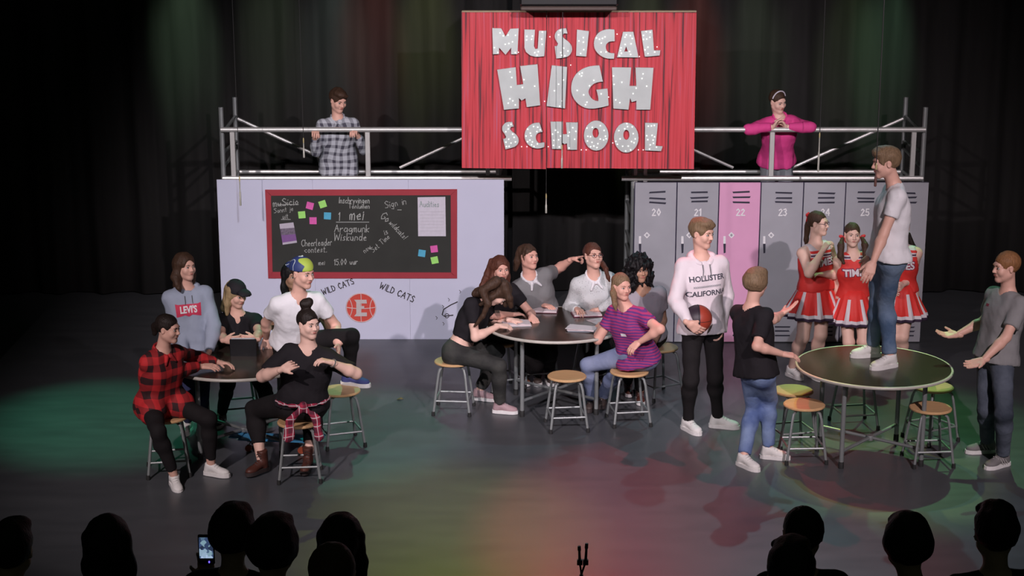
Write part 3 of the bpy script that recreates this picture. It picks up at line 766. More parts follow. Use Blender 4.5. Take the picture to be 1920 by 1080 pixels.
CUR = mat('curtain_velvet', (.013, .0125, .012), .9, var=.3, scale=6, stretch=(3, 3, .4))
curtain(-6.7, -.05, YB, 6.6, 1, 'black pleated backdrop curtain across the left half of the stage back', CUR)
curtain(.0, 6.7, YB+.1, 6.6, 2, 'black pleated backdrop curtain across the right half of the stage back', CUR)
curtain(12.7, 15.8, -5.1, 6.4, 3, 'black side curtain hanging at the far left edge of the stage', CUR, dirx=False)
# ---------------------------------------------------------------- stroke lettering (chalk and brush)
G = {'A': [[(0, 0), (.3, 1), (.6, 0)], [(.12, .4), (.48, .4)]], 'B': [[(0, 0), (0, 1), (.4, .9), (.4, .6), (0, .52), (.5, .4), (.45, .05), (0, 0)]], 'C': [[(.55, .85), (.3, 1), (.05, .7), (.05, .3), (.3, 0), (.55, .15)]],
 'D': [[(0, 0), (0, 1), (.4, .8), (.5, .45), (.35, .1), (0, 0)]], 'E': [[(.5, 1), (0, 1), (0, 0), (.5, 0)], [(0, .5), (.4, .5)]], 'G': [[(.55, .85), (.3, 1), (.05, .7), (.05, .3), (.3, 0), (.55, .2), (.55, .45), (.35, .45)]],
 'I': [[(.1, 0), (.1, 1)]], 'L': [[(0, 1), (0, 0), (.45, 0)]], 'S': [[(.5, .85), (.28, 1), (.05, .8), (.25, .55), (.5, .35), (.4, .05), (.02, .1)]], 'T': [[(0, 1), (.6, 1)], [(.3, 1), (.3, 0)]],
 'W': [[(0, 1), (.18, 0), (.36, .7), (.54, 0), (.74, 1)]], 'a': [[(.4, .5), (.15, .55), (.02, .25), (.15, 0), (.38, .15), (.4, .5), (.45, 0)]], 'b': [[(0, 1), (0, 0), (.35, .1), (.4, .4), (.2, .55), (0, .35)]],
 'c': [[(.38, .45), (.2, .55), (.03, .28), (.2, 0), (.4, .1)]], 'd': [[(.4, .45), (.15, .55), (.02, .25), (.15, 0), (.4, .15), (.42, 1), (.42, 0)]], 'e': [[(.03, .28), (.38, .32), (.25, .55), (.05, .35), (.12, .03), (.4, .08)]],
 'g': [[(.4, .45), (.15, .55), (.02, .28), (.2, .05), (.4, .3), (.4, .5), (.38, -.3), (.05, -.25)]], 'h': [[(0, 0), (0, 1)], [(0, .35), (.2, .55), (.35, .4), (.37, 0)]], 'i': [[(.05, .5), (.05, 0)], [(.04, .72), (.07, .76)]],
 'j': [[(.15, .5), (.15, -.25), (0, -.3)], [(.15, .72), (.17, .75)]], 'k': [[(0, 0), (0, 1)], [(.32, .5), (0, .22), (.35, 0)]], 'l': [[(.05, 1), (.05, .05), (.15, 0)]], 'm': [[(0, 0), (0, .5), (.12, .55), (.22, .4), (.22, 0), (.22, .4), (.36, .55), (.45, .4), (.47, 0)]],
 'n': [[(0, 0), (0, .5), (.2, .55), (.34, .4), (.36, 0)]], 'o': [[(.2, .55), (.02, .28), (.2, 0), (.38, .28), (.2, .55)]], 'p': [[(0, .5), (0, -.35)], [(0, .4), (.2, .55), (.38, .3), (.2, .02), (0, .15)]],
 'r': [[(0, .5), (0, 0)], [(0, .35), (.2, .55), (.32, .48)]], 's': [[(.34, .48), (.15, .55), (.08, .38), (.3, .2), (.25, .02), (0, .06)]], 't': [[(.12, .9), (.12, .05), (.28, 0)], [(0, .6), (.28, .6)]],
 'u': [[(0, .5), (.03, .08), (.2, 0), (.34, .2), (.36, .5), (.4, 0)]], 'v': [[(0, .5), (.18, 0), (.36, .5)]], 'w': [[(0, .5), (.1, 0), (.23, .4), (.36, 0), (.48, .5)]], 'y': [[(0, .5), (.18, .1)], [(.38, .5), (.1, -.32)]],
 'z': [[(0, .5), (.36, .5), (0, 0), (.38, 0)]], '0': [[(.25, 1), (.03, .5), (.25, 0), (.47, .5), (.25, 1)]], '1': [[(.02, .75), (.2, 1), (.2, 0)]], '2': [[(.03, .8), (.25, 1), (.45, .75), (.02, 0), (.5, .02)]],
 '3': [[(.03, .9), (.3, 1), (.42, .75), (.2, .55), (.45, .3), (.28, 0), (0, .08)]], '4': [[(.35, 0), (.35, 1), (0, .35), (.5, .35)]], '5': [[(.45, 1), (.08, 1), (.05, .55), (.35, .58), (.45, .3), (.28, 0), (0, .08)]],
 '6': [[(.4, 1), (.1, .6), (.03, .2), (.25, 0), (.45, .22), (.28, .48), (.05, .3)]], '.': [[(.05, 0), (.09, .04)]], ':': [[(.05, .05), (.08, .08)], [(.05, .45), (.08, .48)]], '!': [[(.08, 1), (.08, .3)], [(.07, .03), (.1, .06)]], ' ': [], "'": [[(.05, 1), (.02, .8)]], '-': [[(0, .4), (.3, .4)]]}
_q = [0]
def strokes(mb, txt, px, py, hpx, Y, ang=0, wpx=1.3, jit=.03, sp=1.0, seed=0, arc=0, italic=0):
    """hand lettering as thin raised strokes on a board standing at depth Y; sizes are in pixels of the photo turned into metres at that board"""
    rs = np.random.RandomState(seed+len(txt)); s = Y/FPX*1.03; o = atY(px, py, Y); x = 0; h = hpx*s
    tot = sum((max([p[0] for st in G[c] for p in st] or [.3])+.17)*h*sp for c in txt)
    for ch in txt:
        w = max([p[0] for st in G[ch] for p in st] or [.3])
        a0 = math.radians(ang)+arc*(x-tot/2)
        for st in G[ch]:
            pts = []
            for (u, v) in st:
                lx = x+(u+italic*v+rs.randn()*jit*.5)*h*sp; lz = (v+rs.randn()*jit*.5)*h
                if arc: r = 1/arc; th = (lx-tot/2)*arc; gx, gz = (r+0)*math.sin(th)-lz*math.sin(th)*-1*-1, r*(1-math.cos(th))+lz*math.cos(th); gx = r*math.sin(th)-lz*math.sin(th)
                else: gx, gz = lx, lz
                ca, sa = math.cos(math.radians(ang)), math.sin(math.radians(ang))
                pts.append((o[0]+gx*ca-gz*sa, Y, o[2]+gx*sa+gz*ca))
            for i in range(len(pts)-1):
                a, b = np.array(pts[i]), np.array(pts[i+1]); d = unit(b-a); n = np.array([-d[2], 0, d[0]])*wpx*s*.5; e = d*wpx*s*.3
                _q[0] = (_q[0]+1) % 23; a = a-np.array([0, .00012*_q[0], 0]); b = b-np.array([0, .00012*_q[0], 0])
                mb.add([a-n-e, b-n+e, b+n+e, a+n-e, a-n-e+[0, .003, 0], b-n+e+[0, .003, 0], b+n+e+[0, .003, 0], a+n-e+[0, .003, 0]], [(0, 1, 2, 3), (0, 4, 5, 1), (1, 5, 6, 2), (2, 6, 7, 3), (3, 7, 4, 0)])
        x += (w+.17)*h*sp
    return mb
def poly_on(mb, pts, Y, th=.004, mi=0):
    """flat shape of real thickness standing on a board at depth Y, corners given through the photo"""
    n = len(pts); F_ = [atY(x, y, Y) for x, y in pts]; K = [p+np.array([0, th, 0]) for p in F_]
    return mb.add(F_+K, [tuple(range(n))]+[(i, n+i, n+(i+1) % n, (i+1) % n) for i in range(n)], mi)
def bxp(x0, y0, x1, y1, Y, d):   # box whose front face spans these pixels at depth Y
    a = atY(x0, y0, Y); b = atY(x1, y1, Y)
    return (((a[0]+b[0])/2, Y+d/2, (a[2]+b[2])/2), (abs(b[0]-a[0]), d, abs(a[2]-b[2])))
# ---------------------------------------------------------------- left flat with the chalkboard
YL = atZ(700, 636)[1]; YR = atZ(1450, 642)[1]
tl = atY(406, 337, YL); tr = atY(945, 337, YL)
FW = mat('flat_white_paint', (.60, .62, .77), .7, var=.05, scale=3)
flat = thing('scenery_flat', ((tl[0]+tr[0])/2, YL, 0), 'white painted scenery flat carrying the red framed chalkboard', 'stage flat')
np_ = 3
for i in range(np_):
    a = tl[0]+(tr[0]-tl[0])*i/np_; b = tl[0]+(tr[0]-tl[0])*(i+1)/np_
    obj('panel', MB().box(((a+b)/2, YL+.01, tl[2]/2), (b-a-.0015, .02, tl[2])), FW, flat)
for x in (tl[0]+.05, (tl[0]+tr[0])/2, tr[0]-.05): obj('batten', MB().box((x, YL+.045, tl[2]/2), (.06, .045, tl[2]-.04)), mat('pine', (.42, .30, .18), .7), flat)
RED = mat('board_red_paint', (.36, .035, .05), .6, var=.15, scale=5)
CHB = mat('chalkboard_paint', (.030, .032, .028), .75, var=.3, scale=4)
obj('chalkboard', poly_on(MB(), [(508, 366), (845, 364), (846, 512), (511, 511)], YL-.008, .008), CHB, flat)
fr = [((497, 356), (857, 355), (845, 366), (508, 367)), ((845, 365), (857, 355), (857, 522), (846, 512)), ((511, 510), (846, 511), (857, 522), (503, 522)), ((497, 356), (508, 366), (511, 511), (503, 522))]
for q in fr: obj('board_frame', poly_on(MB(), q, YL-.014, .014), RED, flat)
CH = mat('chalk', (.40, .42, .40), .9, var=.3, scale=90)
YC = YL-.011
for a in [('muSicio', 512, 388, 14, 5, 1.1, 1), ('Sonnt je', 514, 400, 9, 8, .8, 1), ('uit', 530, 410, 9, 4, .8, 1), ('Inschryvingen', 635, 381, 11, 0, 1.1, .82), ('Tonlumen', 653, 391, 9, 0, .9, 1), ('1', 633, 413, 15, 0, 1.3, 1), ('mei', 655, 412, 20, 0, 1.6, 1),
          ('Aragmunk', 627, 435, 14, 0, 1.1, 1), ('Wiskunde', 626, 451, 14, 0, 1.1, 1), ('Cheerleader', 565, 462, 13, 2, 1.0, .74), ('contest.', 571, 474, 11, 2, .9, 1), ('mei', 597, 497, 9, 2, .9, 1), ('15.00 uur', 626, 497, 11, 2, 1.0, .9),
          ('Sign in', 722, 391, 13, 12, .9, 1), ('now', 684, 475, 10, 38, .8, 1), ('Set Time', 700, 474, 10, 42, .8, 1), ('is', 722, 441, 11, 25, .9, 1), ('Go', 712, 408, 14, -35, 1.1, 1), ('wildcats!', 729, 419, 10, -48, .9, 1)]:
    obj('chalk_text', strokes(MB(), a[0], a[1], a[2], a[3], YC, a[4], a[5], jit=.05, sp=a[6], italic=.12), CH, flat)
for (x0, y0, x1, y1) in [(630, 417, 692, 416), (520, 385, 560, 382), (527, 412, 545, 411), (745, 390, 753, 397)]:
    a, b = atY(x0, y0, YC), atY(x1, y1, YC); obj('chalk_line', MB().box((a+b)/2, (b[0]-a[0], .003, .006)), CH, flat)
BK = mat('marker_black', (.03, .025, .03), .7)
obj('painted_text', strokes(MB(), 'WILD CATS', 606, 553, 11, YL-.003, 20, 1.5), BK, flat); obj('painted_text', strokes(MB(), 'WILD CATS', 711, 540, 12, YL-.003, -24, 1.6), BK, flat)
obj('megaphone_drawing', MB().tube([atY(x, y, YL-.002) for x, y in [(858, 566), (845, 572), (832, 580), (829, 590), (833, 593), (850, 591)]], .006, 5), BK, flat)
obj('handle_drawing', MB().tube([atY(838+4*math.cos(a), 592+4*math.sin(a), YL-.002) for a in np.linspace(0, 6.28, 10)[:-1]], .004, 5, close=True), BK, flat)
for x, y in [(861, 544), (840, 559), (829, 572), (817, 593), (830, 604)]: obj('spark_drawing', MB().tube([atY(x, y, YL-.002), atY(x+3, y+3, YL-.002), atY(x+1, y+6, YL-.002)], .003, 4), BK, flat)
c = atY(677, 577, YL-.006); rb = 28*YL/FPX*1.02
obj('painted_ball', MB().add([(c[0]+rb*math.cos(a), c[1]+dy, c[2]+rb*math.sin(a)) for dy in (0, .006) for a in np.linspace(0, 2*PI, 41)[:-1]], [tuple(range(40))]+[(i, 40+i, 40+(i+1) % 40, (i+1) % 40) for i in range(40)]), mat('painted_ball_red', (.60, .07, .05), .6), flat)
WH = mat('line_pale_paint', (.68, .52, .52), .6); yy = c[1]-.001
for L_ in ([(c[0]+rb*.02*math.sin(t*3), yy, c[2]+rb*t) for t in np.linspace(-1, 1, 9)], [(c[0]+rb*t, yy, c[2]-.01+.015*t*t) for t in np.linspace(-1, 1, 9)], *[[(c[0]+g*rb*(.60+.20*(t/.64)**2), yy, c[2]+rb*t) for t in np.linspace(-.62, .62, 11)] for g in (-1, 1)]):
    obj('ball_line', MB().tube(L_, .0045, 5), WH, flat)
obj('ball_outline', MB().tube([(c[0]+rb*math.cos(a), yy, c[2]+rb*math.sin(a)) for a in np.linspace(0, 2*PI, 33)[:-1]], .006, 5, close=True), WH, flat)
E_ = [(664, 562), (687, 562), (688, 569), (676, 569), (676, 574), (683, 574), (683, 579), (676, 579), (676, 586), (688, 586), (688, 593), (664, 593), (668, 588), (668, 567)]
obj('painted_letter', poly_on(MB(), E_, c[1]-.008, .004), mat('letter_grey', (.55, .50, .50), .6), flat)
# things stuck on the board
NC = {'pink': (.70, .12, .42), 'green': (.36, .78, .18), 'blue': (.09, .42, .62)}
for i, (cx, cy, c_, a) in enumerate([(581, 386, 'pink', 15), (605, 383, 'green', -18), (566, 403, 'green', -5), (587, 414, 'pink', 0), (614, 405, 'blue', 3), (791, 475, 'blue', 8), (814, 467, 'pink', -8), (815, 488, 'green', -12)]):
    where = ['upper note of the left cluster', 'upper right note of the left cluster', 'leftmost note of the left cluster', 'lowest note of the left cluster', 'beside the chalked date', 'lower right of the board', 'under the white list', 'lowest at the lower right of the board'][i]
    p = atY(cx, cy, YL-.013); o = obj('sticky_note', None or MB().add([(-.036, 0, -.034), (.036, -.008, -.034), (.036, 0, .036), (-.036, 0, .036), (-.036, .003, -.034), (.036, -.005, -.034), (.036, .003, .036), (-.036, .003, .036)], [(0, 1, 2, 3), (0, 4, 5, 1), (1, 5, 6, 2), (2, 6, 7, 3), (3, 7, 4, 0), (7, 6, 5, 4)]), mat('note_'+c_, NC[c_], .7))
    o.location = p; o.rotation_euler = (0, math.radians(a), 0)
    tag(o, '%s square sticky note on the chalkboard, %s' % (c_, where), 'sticky note', 'sticky notes on the chalkboard')
pp = thing('paper_sheet', atY(809, 444, YL-.013), 'white paper list with a pencilled heading pinned to the right of the chalkboard', 'paper')
obj('sheet', poly_on(MB(), [(783, 370), (835, 369), (836, 443), (784, 443)], YL-.016, .002), mat('paper_white', (.62, .60, .68), .8), pp)
obj('heading', strokes(MB(), 'Audities', 787, 388, 11, YL-.018, 0, 1.2, sp=.85), mat('pencil', (.30, .36, .36), .8), pp)
lm = MB()
for i in range(7): lm.tube([atY(787, 397+6*i, YL-.0165), atY(832, 397+6*i, YL-.0165)], .0011, 4)
obj('ruled_line', lm, mat('rule_grey', (.42, .42, .46), .8), pp)
po = thing('poster', atY(541, 440, YL-.013), 'small purple flyer with a group picture stuck on the left of the chalkboard', 'poster')
obj('sheet', poly_on(MB(), [(524, 420), (550, 417), (557, 455), (530, 459)], YL-.015, .003), mat('flyer_purple', (.22, .10, .30), .6), po)
obj('picture_band', poly_on(MB(), [(525, 429), (552, 427), (554, 439), (528, 441)], YL-.017, .002), mat('flyer_dark', (.16, .13, .18), .6, var=.9, scale=60), po)
obj('title_band', poly_on(MB(), [(524, 420), (550, 417), (552, 427), (525, 429)], YL-.017, .002), mat('flyer_pale', (.50, .46, .54), .6), po)
obj('title_band', poly_on(MB(), [(530, 455), (556, 451), (557, 455), (530, 459)], YL-.017, .002), mat('flyer_pale'), po)
# ---------------------------------------------------------------- right flat: painted lockers
ql = atY(1190, 342, YR); qr = atY(1742, 342, YR)
lk = thing('locker_flat', ((ql[0]+qr[0])/2, YR, 0), 'scenery flat painted as a row of seven school lockers, the third one pink', 'stage flat')
obj('backing', MB().box(((ql[0]+qr[0])/2, YR+.025, ql[2]/2), (qr[0]-ql[0], .02, ql[2])), mat('joint_dark', (.03, .02, .07), .7), lk)
LG = mat('locker_grey_paint', (.36, .365, .405), .65, var=.14, scale=3.5)
LP = mat('locker_pink_paint', (.72, .36, .56), .65, var=.08, scale=4)
xb = [1190, 1269.5, 1348.5, 1427, 1507, 1586, 1664, 1742]
INK = mat('brush_black', (.03, .03, .05), .7); NUM = mat('number_white', (.80, .80, .82), .8)
for i in range(7):
    a, b = atY(xb[i], 342, YR)[0], atY(xb[i+1], 342, YR)[0]; g = .006
    d = obj('locker_door', MB().box(((a+b)/2, YR, ql[2]/2+.005), (b-a-2*g, .03, ql[2]-.012)), LP if i == 2 else LG, lk)
    if i == 2: d['label'] = 'pink painted locker door numbered 22'
    m0 = (xb[i]+xb[i+1])/2+(2 if i < 5 else -2); Yf = YR-.017; v = MB(); rs = np.random.RandomState(i)
    for y in (361+rs.rand()*2-1, 370+rs.rand()*2, 378+rs.rand()*2): t = rs.randn()*.8; obj('vent_slot', poly_on(MB(), [(m0-15+rs.randn(), y-1.5), (m0+17+rs.randn(), y-1.5+t), (m0+16, y+1.8+t), (m0-15, y+1.6)], Yf, .003), INK, d)
    for y in (612, 620, 628): y += rs.rand()*1.5; obj('vent_slot', poly_on(MB(), [(m0-16, y-1.2), (m0+13+rs.randn()*2, y-1.0), (m0+12, y+1.5), (m0-16, y+1.6)], Yf, .003), INK, d)
    
    xx = atY(m0-9, 404, YR)
    obj('number', strokes(MB(), str(20+i), m0-9, 404, 12, Yf-.001, 0, 2.0, seed=i, sp=1.1), NUM, d)
    hx = xb[i]+10 if i < 3 else xb[i]+6; hy = 444
    h1 = MB(); h1 = poly_on(h1, [(hx-2, 443), (hx+2, 443), (hx+2.2, 457), (hx-2.2, 457)], Yf-.003, .006)
    h2 = poly_on(MB(), [(hx-2.2, 457), (hx+2.4, 457), (hx+1.8, 474), (hx-1.4, 475)], Yf-.003, .006)
    hd = obj('handle', h2, INK, d); obj('handle_tip', h1, NUM, hd)
    lx = hx+13; ly = 441
    q = obj('lock', poly_on(MB(), [(lx-6, ly), (lx, ly-6), (lx+6, ly), (lx, ly+6)], Yf-.003, .004), NUM, d)
    obj('lock_dial', poly_on(MB(), [(lx+2.3*math.cos(t), ly+2.6*math.sin(t)) for t in np.linspace(0, 5.5, 8)], Yf-.005, .003), LG, q)
# ---------------------------------------------------------------- sign
YS = YR-.28
sg = thing('sign_board', atY(1086, 316, YS), 'large red curtain-painted board with silver cut-out letters hanging above the stage', 'sign')
def sign_paint():
    m, t, b = nt('painted_red_curtain'); tc = t.nodes.new('ShaderNodeTexCoord')
    def nz(sc, st, det=2, dist=0):
        mp = t.nodes.new('ShaderNodeMapping'); mp.inputs['Scale'].default_value = st; t.links.new(tc.outputs['Object'], mp.inputs[0])
        n = t.nodes.new('ShaderNodeTexNoise'); n.inputs['Scale'].default_value = sc; n.inputs['Detail'].default_value = det; n.inputs['Distortion'].default_value = dist; t.links.new(mp.outputs[0], n.inputs['Vector']); return n.outputs[0]
    a = nz(1, (34, 1, .8), 3, .35); r = t.nodes.new('ShaderNodeValToRGB')
    e = r.color_ramp.elements; e[0].position = .37; e[0].color = (.12, .02, .03, 1); e[1].position = .45; e[1].color = (.56, .035, .05, 1)
    x = e.new(.58); x.color = (.66, .055, .075, 1); x = e.new(.68); x.color = (.52, .10, .17, 1)
    t.links.new(a, r.inputs[0]); t.links.new(r.outputs[0], b.inputs['Base Color']); b.inputs['Roughness'].default_value = .6
    return m
SP = sign_paint()
for x0, x1 in ((865, 1024.3), (1025.2, 1306)):
    mb = MB(); Fv = [atY(x0, 22, YS), atY(x1, 24, YS), atY(x1-(5 if x1 > 1100 else 0), 317, YS), atY(x0+(1 if x0 < 900 else 0), 315, YS)]
    mb.add(Fv+[p+np.array([0, .05, 0]) for p in Fv], [(0, 1, 2, 3), (0, 4, 5, 1), (1, 5, 6, 2), (2, 6, 7, 3), (3, 7, 4, 0), (7, 6, 5, 4)])
    obj('sign_panel', mb, SP, sg)
obj('top_batten', MB().box(*bxp(866, 20, 1306, 23, YS-.01, .07)), mat('batten_tan', (.35, .27, .17), .6), sg)
SIL = mat('letter_silver', (.60, .655, .64), .38, metal=.3, var=.15, scale=6)
SPK = mat('fairy_bulb', (1, 1, .95), .3, emit=((1, .98, .92), 2.2))
def z(o, k, pts): return [(o[0]+x/k, o[1]+y/k) for x, y in pts]
def el(cx, cy, rx, ry, n=28): return [(cx+rx*math.cos(2*PI*i/n), cy+ry*math.sin(2*PI*i/n)) for i in range(n)]
z1, z2, z3, z4, z5, z6 = ((860, 30), 7.448), ((1060, 30), 7.448), ((920, 110), 9.818), ((1060, 110), 9.816), ((930, 215), 11.294), ((1080, 215), 10.667)
LET = [(z1, [(470, 168), (595, 172), (655, 285), (720, 178), (838, 172), (820, 532), (733, 532), (733, 440), (655, 540), (565, 440), (562, 530), (480, 532)], None, 10),
 (z1, [(918, 188), (1065, 190), (1050, 420), (1070, 460), (1105, 455), (1120, 205), (1222, 205), (1197, 560), (1080, 570), (1000, 550), (940, 500), (918, 440)], None, 10),
 (z1, [(1500, 170), (1520, 245), (1470, 240), (1450, 270), (1465, 310), (1540, 360), (1580, 420), (1583, 490), (1550, 550), (1480, 580), (1362, 592), (1340, 420), (1375, 415), (1388, 385), (1350, 330), (1338, 270), (1360, 210), (1420, 175)], None, 7),
 (z2, [(162, 188), (328, 210), (292, 565), (150, 555)], None, 5),
 (z2, [(685, 188), (688, 350), (620, 352), (572, 385), (560, 430), (575, 485), (620, 518), (685, 518), (678, 595), (580, 595), (480, 550), (410, 470), (395, 390), (410, 300), (460, 230), (540, 190), (610, 182)], None, 7),
 (z2, [(805, 220), (948, 218), (1020, 578), (870, 575), (722, 575)], [(848, 420), (872, 495), (822, 495)], 12),
 (z2, [(1055, 208), (1215, 190), (1235, 478), (1325, 478), (1315, 550), (1108, 568)], None, 10),
 (z3, [(120, 200), (460, 155), (482, 485), (600, 468), (542, 135), (862, 100), (910, 855), (665, 888), (640, 725), (570, 768), (520, 720), (520, 912), (245, 938)], None, 10),
 (z3, [(1125, 120), (1405, 150), (1368, 912), (1030, 870)], None, 5),
 (z4, [(625, 120), (690, 420), (600, 425), (500, 470), (430, 560), (425, 640), (470, 720), (540, 770), (605, 780), (608, 720), (570, 570), (775, 548), (795, 860), (640, 900), (450, 925), (300, 880), (180, 780), (110, 640), (105, 480), (150, 340), (230, 240), (340, 170), (480, 130)], None, 10),
 (z4, [(858, 158), (1210, 160), (1180, 500), (1305, 500), (1290, 160), (1620, 165), (1560, 935), (1305, 935), (1305, 770), (1220, 795), (1190, 720), (1160, 935), (882, 915)], None, 10),
 (z5, [(340, 150), (375, 250), (320, 255), (295, 300), (330, 350), (410, 400), (470, 470), (485, 560), (450, 640), (370, 690), (200, 730), (150, 510), (200, 500), (215, 465), (180, 400), (130, 330), (130, 250), (180, 180), (250, 150)], None, 12),
 (z5, [(920, 165), (985, 360), (900, 375), (850, 420), (840, 480), (860, 560), (910, 600), (1028, 580), (1025, 680), (900, 718), (780, 700), (660, 620), (605, 500), (605, 380), (650, 280), (740, 200), (830, 170)], None, 14),
 (z5, [(1155, 145), (1418, 145), (1415, 415), (1500, 410), (1480, 160), (1730, 160), (1715, 740), (1515, 740), (1500, 600), (1450, 620), (1405, 590), (1400, 725), (1185, 720)], None, 14),
 (z6, el(403, 415, 245, 300), el(392, 360, 63, 100, 16), 16), (z6, el(1003, 455, 245, 300), el(1005, 400, 62, 100, 16), 16),
 (z6, [(1380, 160), (1635, 165), (1590, 620), (1730, 628), (1700, 725), (1375, 710)], None, 12)]
bulb_me = MB().ell((0, 0, 0), (.0048, .0048, .0048), None, 8, 6).mesh('bulb'); bulb_me.materials.append(SPK)
def inside(p, poly):
    r = False; n = len(poly)
    for i in range(n):
        (x1, y1), (x2, y2) = poly[i], poly[i-1]
        if (y1 > p[1]) != (y2 > p[1]) and p[0] < (x2-x1)*(p[1]-y1)/(y2-y1)+x1: r = not r
    return r
def edist(p, poly):
    m = 1e9
    for i in range(len(poly)):
        a, b = np.array(poly[i-1]), np.array(poly[i]); t = np.clip((p-a)@(b-a)/max((b-a)@(b-a), 1e-9), 0, 1); m = min(m, np.linalg.norm(p-a-t*(b-a)))
    return m
def round_curves(P_):
    out = []; n = len(P_)
    for i in range(n):
        a, b, c = np.array(P_[i-1]), np.array(P_[i]), np.array(P_[(i+1) % n]); u, v = unit(b-a), unit(c-b)
        if math.degrees(math.acos(max(-1, min(1, float(u@v))))) < 48: out += [tuple(b+(a-b)*.25), tuple(b+(c-b)*.25)]
        else: out.append(tuple(b))
    return out
def cut_letter(P_, H_, Y, th):
    if len(P_) > 14 and len(P_) != 28: P_ = round_curves(round_curves(P_))
    cu = bpy.data.curves.new('l', 'CURVE'); cu.dimensions = '2D'; cu.fill_mode = 'BOTH'; cu.extrude = th/2
    for poly in (P_, H_):
        if poly is None: continue
        spn = cu.splines.new('POLY'); spn.points.add(len(poly)-1); spn.use_cyclic_u = True
        for q_, (x, y) in zip(spn.points, poly): w = atY(x, y, Y); q_.co = (w[0], w[2], 0, 1)
    o = bpy.data.objects.new('l', cu); COL.objects.link(o); dg = bpy.context.evaluated_depsgraph_get(); dg.update()
    me = bpy.data.meshes.new_from_object(o.evaluated_get(dg)); bpy.data.objects.remove(o); bpy.data.curves.remove(cu)
    for v in me.vertices: x, y, z_ = v.co; v.co = (x-sg.location[0], Y+z_-sg.location[1], y-sg.location[2])
    return me
YT = YS-.03
for (o_, k_), P_, H_, nb in LET:
    P_ = z(o_, k_, P_); H_ = z(o_, k_, H_) if H_ else None
    me = cut_letter(P_, H_, YT, .03); me.name = 'letter'; L_ = obj('letter', me, SIL, sg)
    xs = [p[0] for p in P_]; ys = [p[1] for p in P_]; got = []
    for _ in range(900):
        p = np.array([RNG.uniform(min(xs), max(xs)), RNG.uniform(min(ys), max(ys))])
        if inside(p, P_) and not (H_ and inside(p, H_)) and edist(p, P_) > 2.2 and (not H_ or edist(p, H_) > 2) and all(np.linalg.norm(p-g) > 5.0 for g in got):
            got.append(p)
            if len(got) >= nb: break
    for p in got:
        b = bpy.data.objects.new('bulb', bulb_me); COL.objects.link(b); b.parent = L_; b.location = tuple(atY(p[0], p[1], YT-.02)-np.array(sg.location))
for x, y in [(938+13, 278), (978, 275), (988, 275), (1028, 275), (1090, 281), (1099, 281), (1149, 268), (1197, 281), (1206, 281), (1157, 76-12), (1070, 122), (1021, 190), (1141, 182), (1232, 88), (1199, 106), (972, 98), (1031, 69)]:
    b = bpy.data.objects.new('bulb', bulb_me); COL.objects.link(b); b.parent = sg; b.location = tuple(atY(x, y, YS-.006)-np.array(sg.location))
# black projector housing hanging above the sign
pj = thing('hanging_housing', atY(1067, 20, YS-.2), 'long black housing hanging just above the red sign', 'housing')
obj('case', MB().box(*bxp(974, -40, 1160, 12, YS-.35, .5), bev=.02), mat('housing_black', (.012, .012, .013), .5), pj)
obj('rim', MB().box(*bxp(976, 12, 1157, 20, YS-.34, .46), bev=.01), mat('rim_brown', (.10, .07, .06), .5), pj)
obj('hanger', MB().tube([atY(1000, -40, YS-.1), atY(1000, -200, YS-.1)], .012).tube([atY(1130, -40, YS-.1), atY(1130, -200, YS-.1)], .012), mat('steel_dark', (.1, .1, .1), .4, metal=.8), pj)
